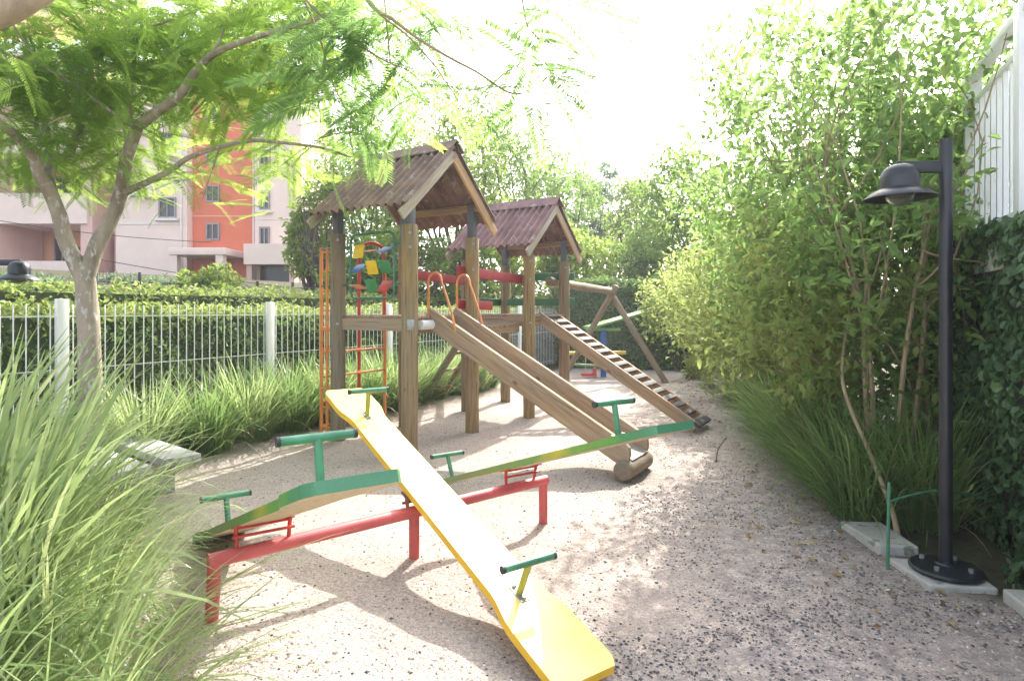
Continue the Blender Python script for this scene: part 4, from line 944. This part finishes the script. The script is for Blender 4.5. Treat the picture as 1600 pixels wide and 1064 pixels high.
# ------------------------------------------------------------------ right border shrubs
SH = 'tall shrubs of the right border'
def shrub(name, label, base, h, rad, lmat, ncl, per, L, z0=.5, stems=6, group=SH, clump=.26, leanx=0., six=True):
    bx, by = base; bz = float(gz(bx, by)); t = thing(name, label, 'shrub', (bx, by, bz), group)
    cz = bz + (z0 + h) / 2; pts = crownpts(ncl, (bx + leanx, by, cz), (rad, rad, (h - z0) / 2), .15, -1)
    # narrower foot, sprays sticking out
    k = (pts[:, 2] - bz) / h; sh = .55 + .6 * np.clip(k * 1.6, 0, 1); pts[:, 0] = bx + leanx * k + (pts[:, 0] - bx - leanx) * sh; pts[:, 1] = by + (pts[:, 1] - by) * sh
    rr = rad * clump * (.4 + .8 * rng.random(len(pts)) ** 1.4)
    v, f, var = clumpcrown(pts, rr, per, L, six=six, hollow=.1, flat=1.55, dirup=.45, cw=.68)
    mb = MB(); heads = []
    for s in range(stems):
        a = 6.28 * s / stems + rnd.random(); q = Vector((bx + math.cos(a) * rad * .35 + leanx * .5, by + math.sin(a) * rad * .35, bz + h * rnd.uniform(.45, .7)))
        heads.append(limb(mb, (bx + math.cos(a) * .12, by + math.sin(a) * .12, bz - .05), q, .026, .010, .07, 8, 7))
    for p in pts[::2]:
        hd_ = min(heads, key=lambda w: (w[-1] - Vector(p)).length); limb(mb, hd_[rnd.randint(4, 8)], Vector(p), .010, .003, .08, 5, 5)
    mb.build('stem', M_stem, t); link('crown', npmesh('crown', v - np.array([bx, by, bz]), f, lmat, var), t); return t
shrub('leafy_shrub', 'tall leafy shrub right behind the black lamp', (3.05, 5.0), 4.5, 1.1, L_shrub, 105, 54, .088, z0=.6, stems=5, leanx=-.1)
shrub('leafy_shrub', 'tall leafy shrub left of the lamp with bare tan stems', (3.3, 6.6), 5.0, 1.3, L_shrub, 130, 62, .09, z0=.5, stems=4, leanx=-.15)
shrub('leafy_shrub', 'tall open shrub whose sprays reach furthest into the sky', (3.85, 7.7), 5.4, 1.25, L_shrub, 120, 58, .09, z0=.5, leanx=-.15, clump=.22)
shrub('leafy_shrub', 'dense green shrub between the tall open shrub and the yellow bush', (4.55, 9.6), 4.1, 1.3, L_shrub, 90, 85, .10, z0=.3)
shrub('leafy_shrub', 'shrub against the terrace railing at the top right corner', (3.85, 5.6), 5.0, .95, L_shrub, 85, 66, .088, z0=1.6)
shrub('yellow_bush', 'broad yellow green bush bulging over the sand edge', (4.2, 11.2), 3.1, 1.45, L_shruby, 95, 85, .10, z0=.05, clump=.28)
shrub('yellow_bush', 'low pale bush in front of the green shrub by the grass', (3.75, 9.0), 2.3, 1.0, L_shruby, 60, 80, .085, z0=.1, clump=.3)
shrub('yellow_bush', 'small bush at the foot of the tall dark hedge', (4.35, 14.2), 2.6, 1.4, L_shruby, 70, 80, .11, z0=.05)
shrub('leafy_shrub', 'leafy shrub hanging over the dark grass beside the lamp', (3.0, 5.6), 2.5, 1.0, L_shruby, 90, 58, .088, z0=.6, leanx=-.35, stems=3)
shrub('leafy_shrub', 'tall shrub far back before the broad green tree', (5.7, 12.8), 4.8, 1.5, L_shrub, 80, 80, .12, z0=.3)

# ------------------------------------------------------------------ strap-leaved grasses
FG = 'tall grass clumps in the left foreground'
def big(n, Lr, spread=.30, arch=1.5, mat=L_grass, r0=.22, wr=(.010, .020), bias=(0, 0)):
    v, q, var = blades(n, r0, Lr, wr, spread, arch, dirbias=bias); return npmesh('grass_clump', v, q, mat, var)
m1 = big(430, (.7, 1.5), .25, 1.25, wr=(.013, .032)); m2 = big(400, (.6, 1.25), .40, 1.8, wr=(.010, .025)); m3 = big(420, (.5, 1.05), .5, 2.2, wr=(.006, .012))
clump_obj(m1, (-2.85, 3.2), 'tall upright grass clump at the left edge in front of the bench', FG, .3, 1.14)
clump_obj(m1, (-2.3, 2.5), 'tallest bright grass clump at the left edge nearest the bottom', FG, 2.2, 1.12)
clump_obj(m2, (-2.25, 2.15), 'arching grass clump in front of the first red leg', FG, 1.1, 1.0)
clump_obj(m3, (-2.75, 4.0), 'loose grass clump beside the white bench', FG, 4.0, .95)
clump_obj(m3, (-1.52, 1.98), 'low spreading grass clump at the bottom edge left of centre', FG, .6, 1.0)
clump_obj(m3, (-2.35, 3.25), 'fine pale grass clump by the low end of the green seesaw', FG, 3.1, .9)
clump_obj(m1, (-3.55, 3.7), 'tall grass clump furthest left below the forked tree', FG, 5.0, 1.2)
clump_obj(m2, (-1.85, 1.75), 'grass clump in the bottom left corner', FG, 5.3, .9)
LB = 'grass clumps along the white fence'
b1 = big(460, (.65, 1.2), .30, 1.15, L_grass, .24, (.010, .021)); b2 = big(460, (.65, 1.15), .32, 1.25, L_grassd, .25, (.010, .021))
v, q, var = blades(48, .15, (.8, 1.35), (.008, .014), .75, 1.5, dirbias=(1.3, -.1)); m4 = npmesh('grass_clump', v, q, L_grass, var)
clump_obj(m4, (-1.85, 2.55), 'sparse clump of long pale blades arching over the red leg', FG, 0, 1.0)
clump_obj(m3, (-2.05, 2.8), 'short fine grass clump at the foot of the nearest red leg', FG, 2.1, .8)
lbl = ['grass clump beside the forked tree trunk', 'wide grass clump right behind the white bench', 'dark grass clump between bench and second fence post', 'bright grass clump left of the second fence post',
       'grass clump in front of the second fence post', 'bright grass clump right of the second fence post', 'dark grass clump reaching to the orange climbing frame', 'grass clump seen through the orange climbing frame',
       'grass clump behind the front tower left post', 'grass clump between front tower posts at the fence', 'small grass clump behind the log ladder', 'furthest grass clump under the bridge by the fence']
for k, lb in enumerate(lbl):
    q = F0 + FD * (.5 + k * .66) - FN * (.52 + .12 * rnd.random()); clump_obj((b1, b2)[k % 2 if k != 4 else 0], (q.x, q.y), lb, LB, rnd.random() * 6, rnd.uniform(.85, 1.08))
RB = 'dark grass clumps of the right border'
d1 = big(480, (.6, 1.25), .36, 1.2, L_grassd, .22, (.008, .016), (-.5, -.2)); d2 = big(420, (.5, 1.1), .42, 1.4, L_grassd, .2, (.007, .014), (-.6, -.2))
for (x, y, s, m), lb in zip(((2.72, 4.75, .95, d1), (2.85, 5.25, 1.0, d2), (2.95, 5.8, 1.05, d1), (3.05, 6.4, 1.0, d2), (3.2, 7.1, 1.0, d1), (3.42, 7.8, .9, d2), (3.1, 4.6, 1.0, d1), (3.55, 8.5, .8, d1), (3.35, 5.6, 1.1, d2)),
        ('dark grass clump behind the pale slab and green stake', 'dark grass clump around the bare tan stem', 'leaning dark grass clump with the longest blades', 'leaning dark grass clump in the middle of the right border',
         'dark grass clump under the low pale bush', 'small dark grass clump where the sand path narrows', 'dark grass clump close behind the lamp post', 'furthest dark grass clump near the yellow bush', 'dark grass clump deep under the leafy shrubs')):
    clump_obj(m, (x, y), lb, RB, rnd.uniform(-.3, .3), s)
# bare tan stem leaning out of the grass, twigs, litter
tag(MB().tube(spline([Vector((2.72, 4.28, -.03)), Vector((2.70, 4.32, .18)), Vector((2.62, 4.45, .55)), Vector((2.52, 4.55, .9)), Vector((2.55, 4.7, 1.15)), Vector((2.72, 4.9, 1.6))]), [.028, .024, .021, .018, .018, .017, .016, .016, .015, .015, .014, .014, .013, .014, .014, .012, .012, .012, .01, .01, .008][:21], 9).build('bare_stem', M_stem, None), 'bare tan shrub stem leaning beside the green stake', 'stem')
tag(MB().tube(spline([Vector(p) for p in ((2.15, 6.4, .02), (2.24, 6.6, .10), (2.4, 6.8, .18))]), .007, 6).build('fallen_twig', M_barkd, None), 'dark twig sticking up from the sand before the shrubs', 'twig')
n = 420; y = 3 + 11 * rng.random(n); x = right_edge(y) - np.abs(rng.normal(size=n)) * .45; Ls = .05 * (.5 + rng.random(n))
v, f = leaves(np.stack([x, y, gz(x, y) + .012], 1), np.stack([rng.normal(size=n), rng.normal(size=n), .1 * rng.normal(size=n)], 1), np.stack([rng.normal(size=n) * .3, rng.normal(size=n) * .3, np.ones(n)], 1), Ls, Ls * .5)
tag(link('leaf_litter', npmesh('leaf_litter', v, f, M_litter, rng.random(n))), 'dry leaves scattered along the right border', 'leaf litter', kind='stuff')

# ------------------------------------------------------------------ small playthings at the back
bk = 14.6; M_yp = pm('yellow_plastic', (.72, .50, .05)); M_bp = pm('blue_plastic', (.03, .12, .40)); M_gp = pm('green_plastic', (.16, .34, .10)); M_rp = pm('red_plastic', (.62, .06, .07)); M_rope = pm('pale_rope', (.55, .48, .36))
tsx = thing('toddler_playset', 'small plastic swing frame with green roof and blue foot at the back', 'playset', z(P(940, 590, bk), 0))
def Q(px, py, d=bk): return P(px, py, d)
MB().bar(Q(918, 512), Q(1025, 482, bk + .6), .5, .06, bev=.02).build('roof_panel', M_gp, tsx)
MB().bar(Q(915, 515), Q(970, 515), .06, .07, bev=.015).build('crossbar', M_gp, tsx)
MB().tube([z(Q(943, 590), -.05), Q(943, 516)], .07, 14).build('post', M_bp, tsx)
MB().box(Q(945, 563), (.26, .26, .3), bev=.04).build('joint_block', M_yp, tsx)
MB().tube([Q(880, 552), Q(978, 551)], .045, 10).build('crossbar', M_yp, tsx)
MB().tube([Q(880, 569), Q(962, 573)], .035, 10).build('crossbar', M_gp, tsx)
MB().tube([z(Q(884, 590), -.05), Q(884, 550)], .05, 10).build('post', M_yp, tsx)
sw = thing('toddler_swing', 'red bucket swing hanging on pale ropes at the back', 'swing', Q(922, 588))
mb = MB().box(Q(920, 585), (.36, .28, .06), bev=.025); mb.box(Q(929, 580), (.06, .28, .16), bev=.02); mb.build('seat', M_rp, sw)
for px in (915, 930): MB().tube([Q(px, 584), Q(px, 552)], .012, 6).build('rope', M_rope, sw)

# ------------------------------------------------------------------ thin bright haze volume added to lift distant darks
hm = bpy.data.materials.new('haze'); hm.use_nodes = True; n = hm.node_tree; n.nodes.remove(n.nodes['Principled BSDF'])
pv = n.nodes.new('ShaderNodeVolumePrincipled'); pv.inputs['Color'].default_value = (.93, .95, 1.0, 1); pv.inputs['Density'].default_value = .0018; pv.inputs['Anisotropy'].default_value = .25
n.links.new(pv.outputs[0], n.nodes['Material Output'].inputs['Volume'])
hz_ = MB().box((0, 270, 9.5), (640, 700, 21)).build('haze', hm, None, smooth=0); tag(hz_, 'thin bright haze added to wash out distant darks', 'haze', kind='stuff')
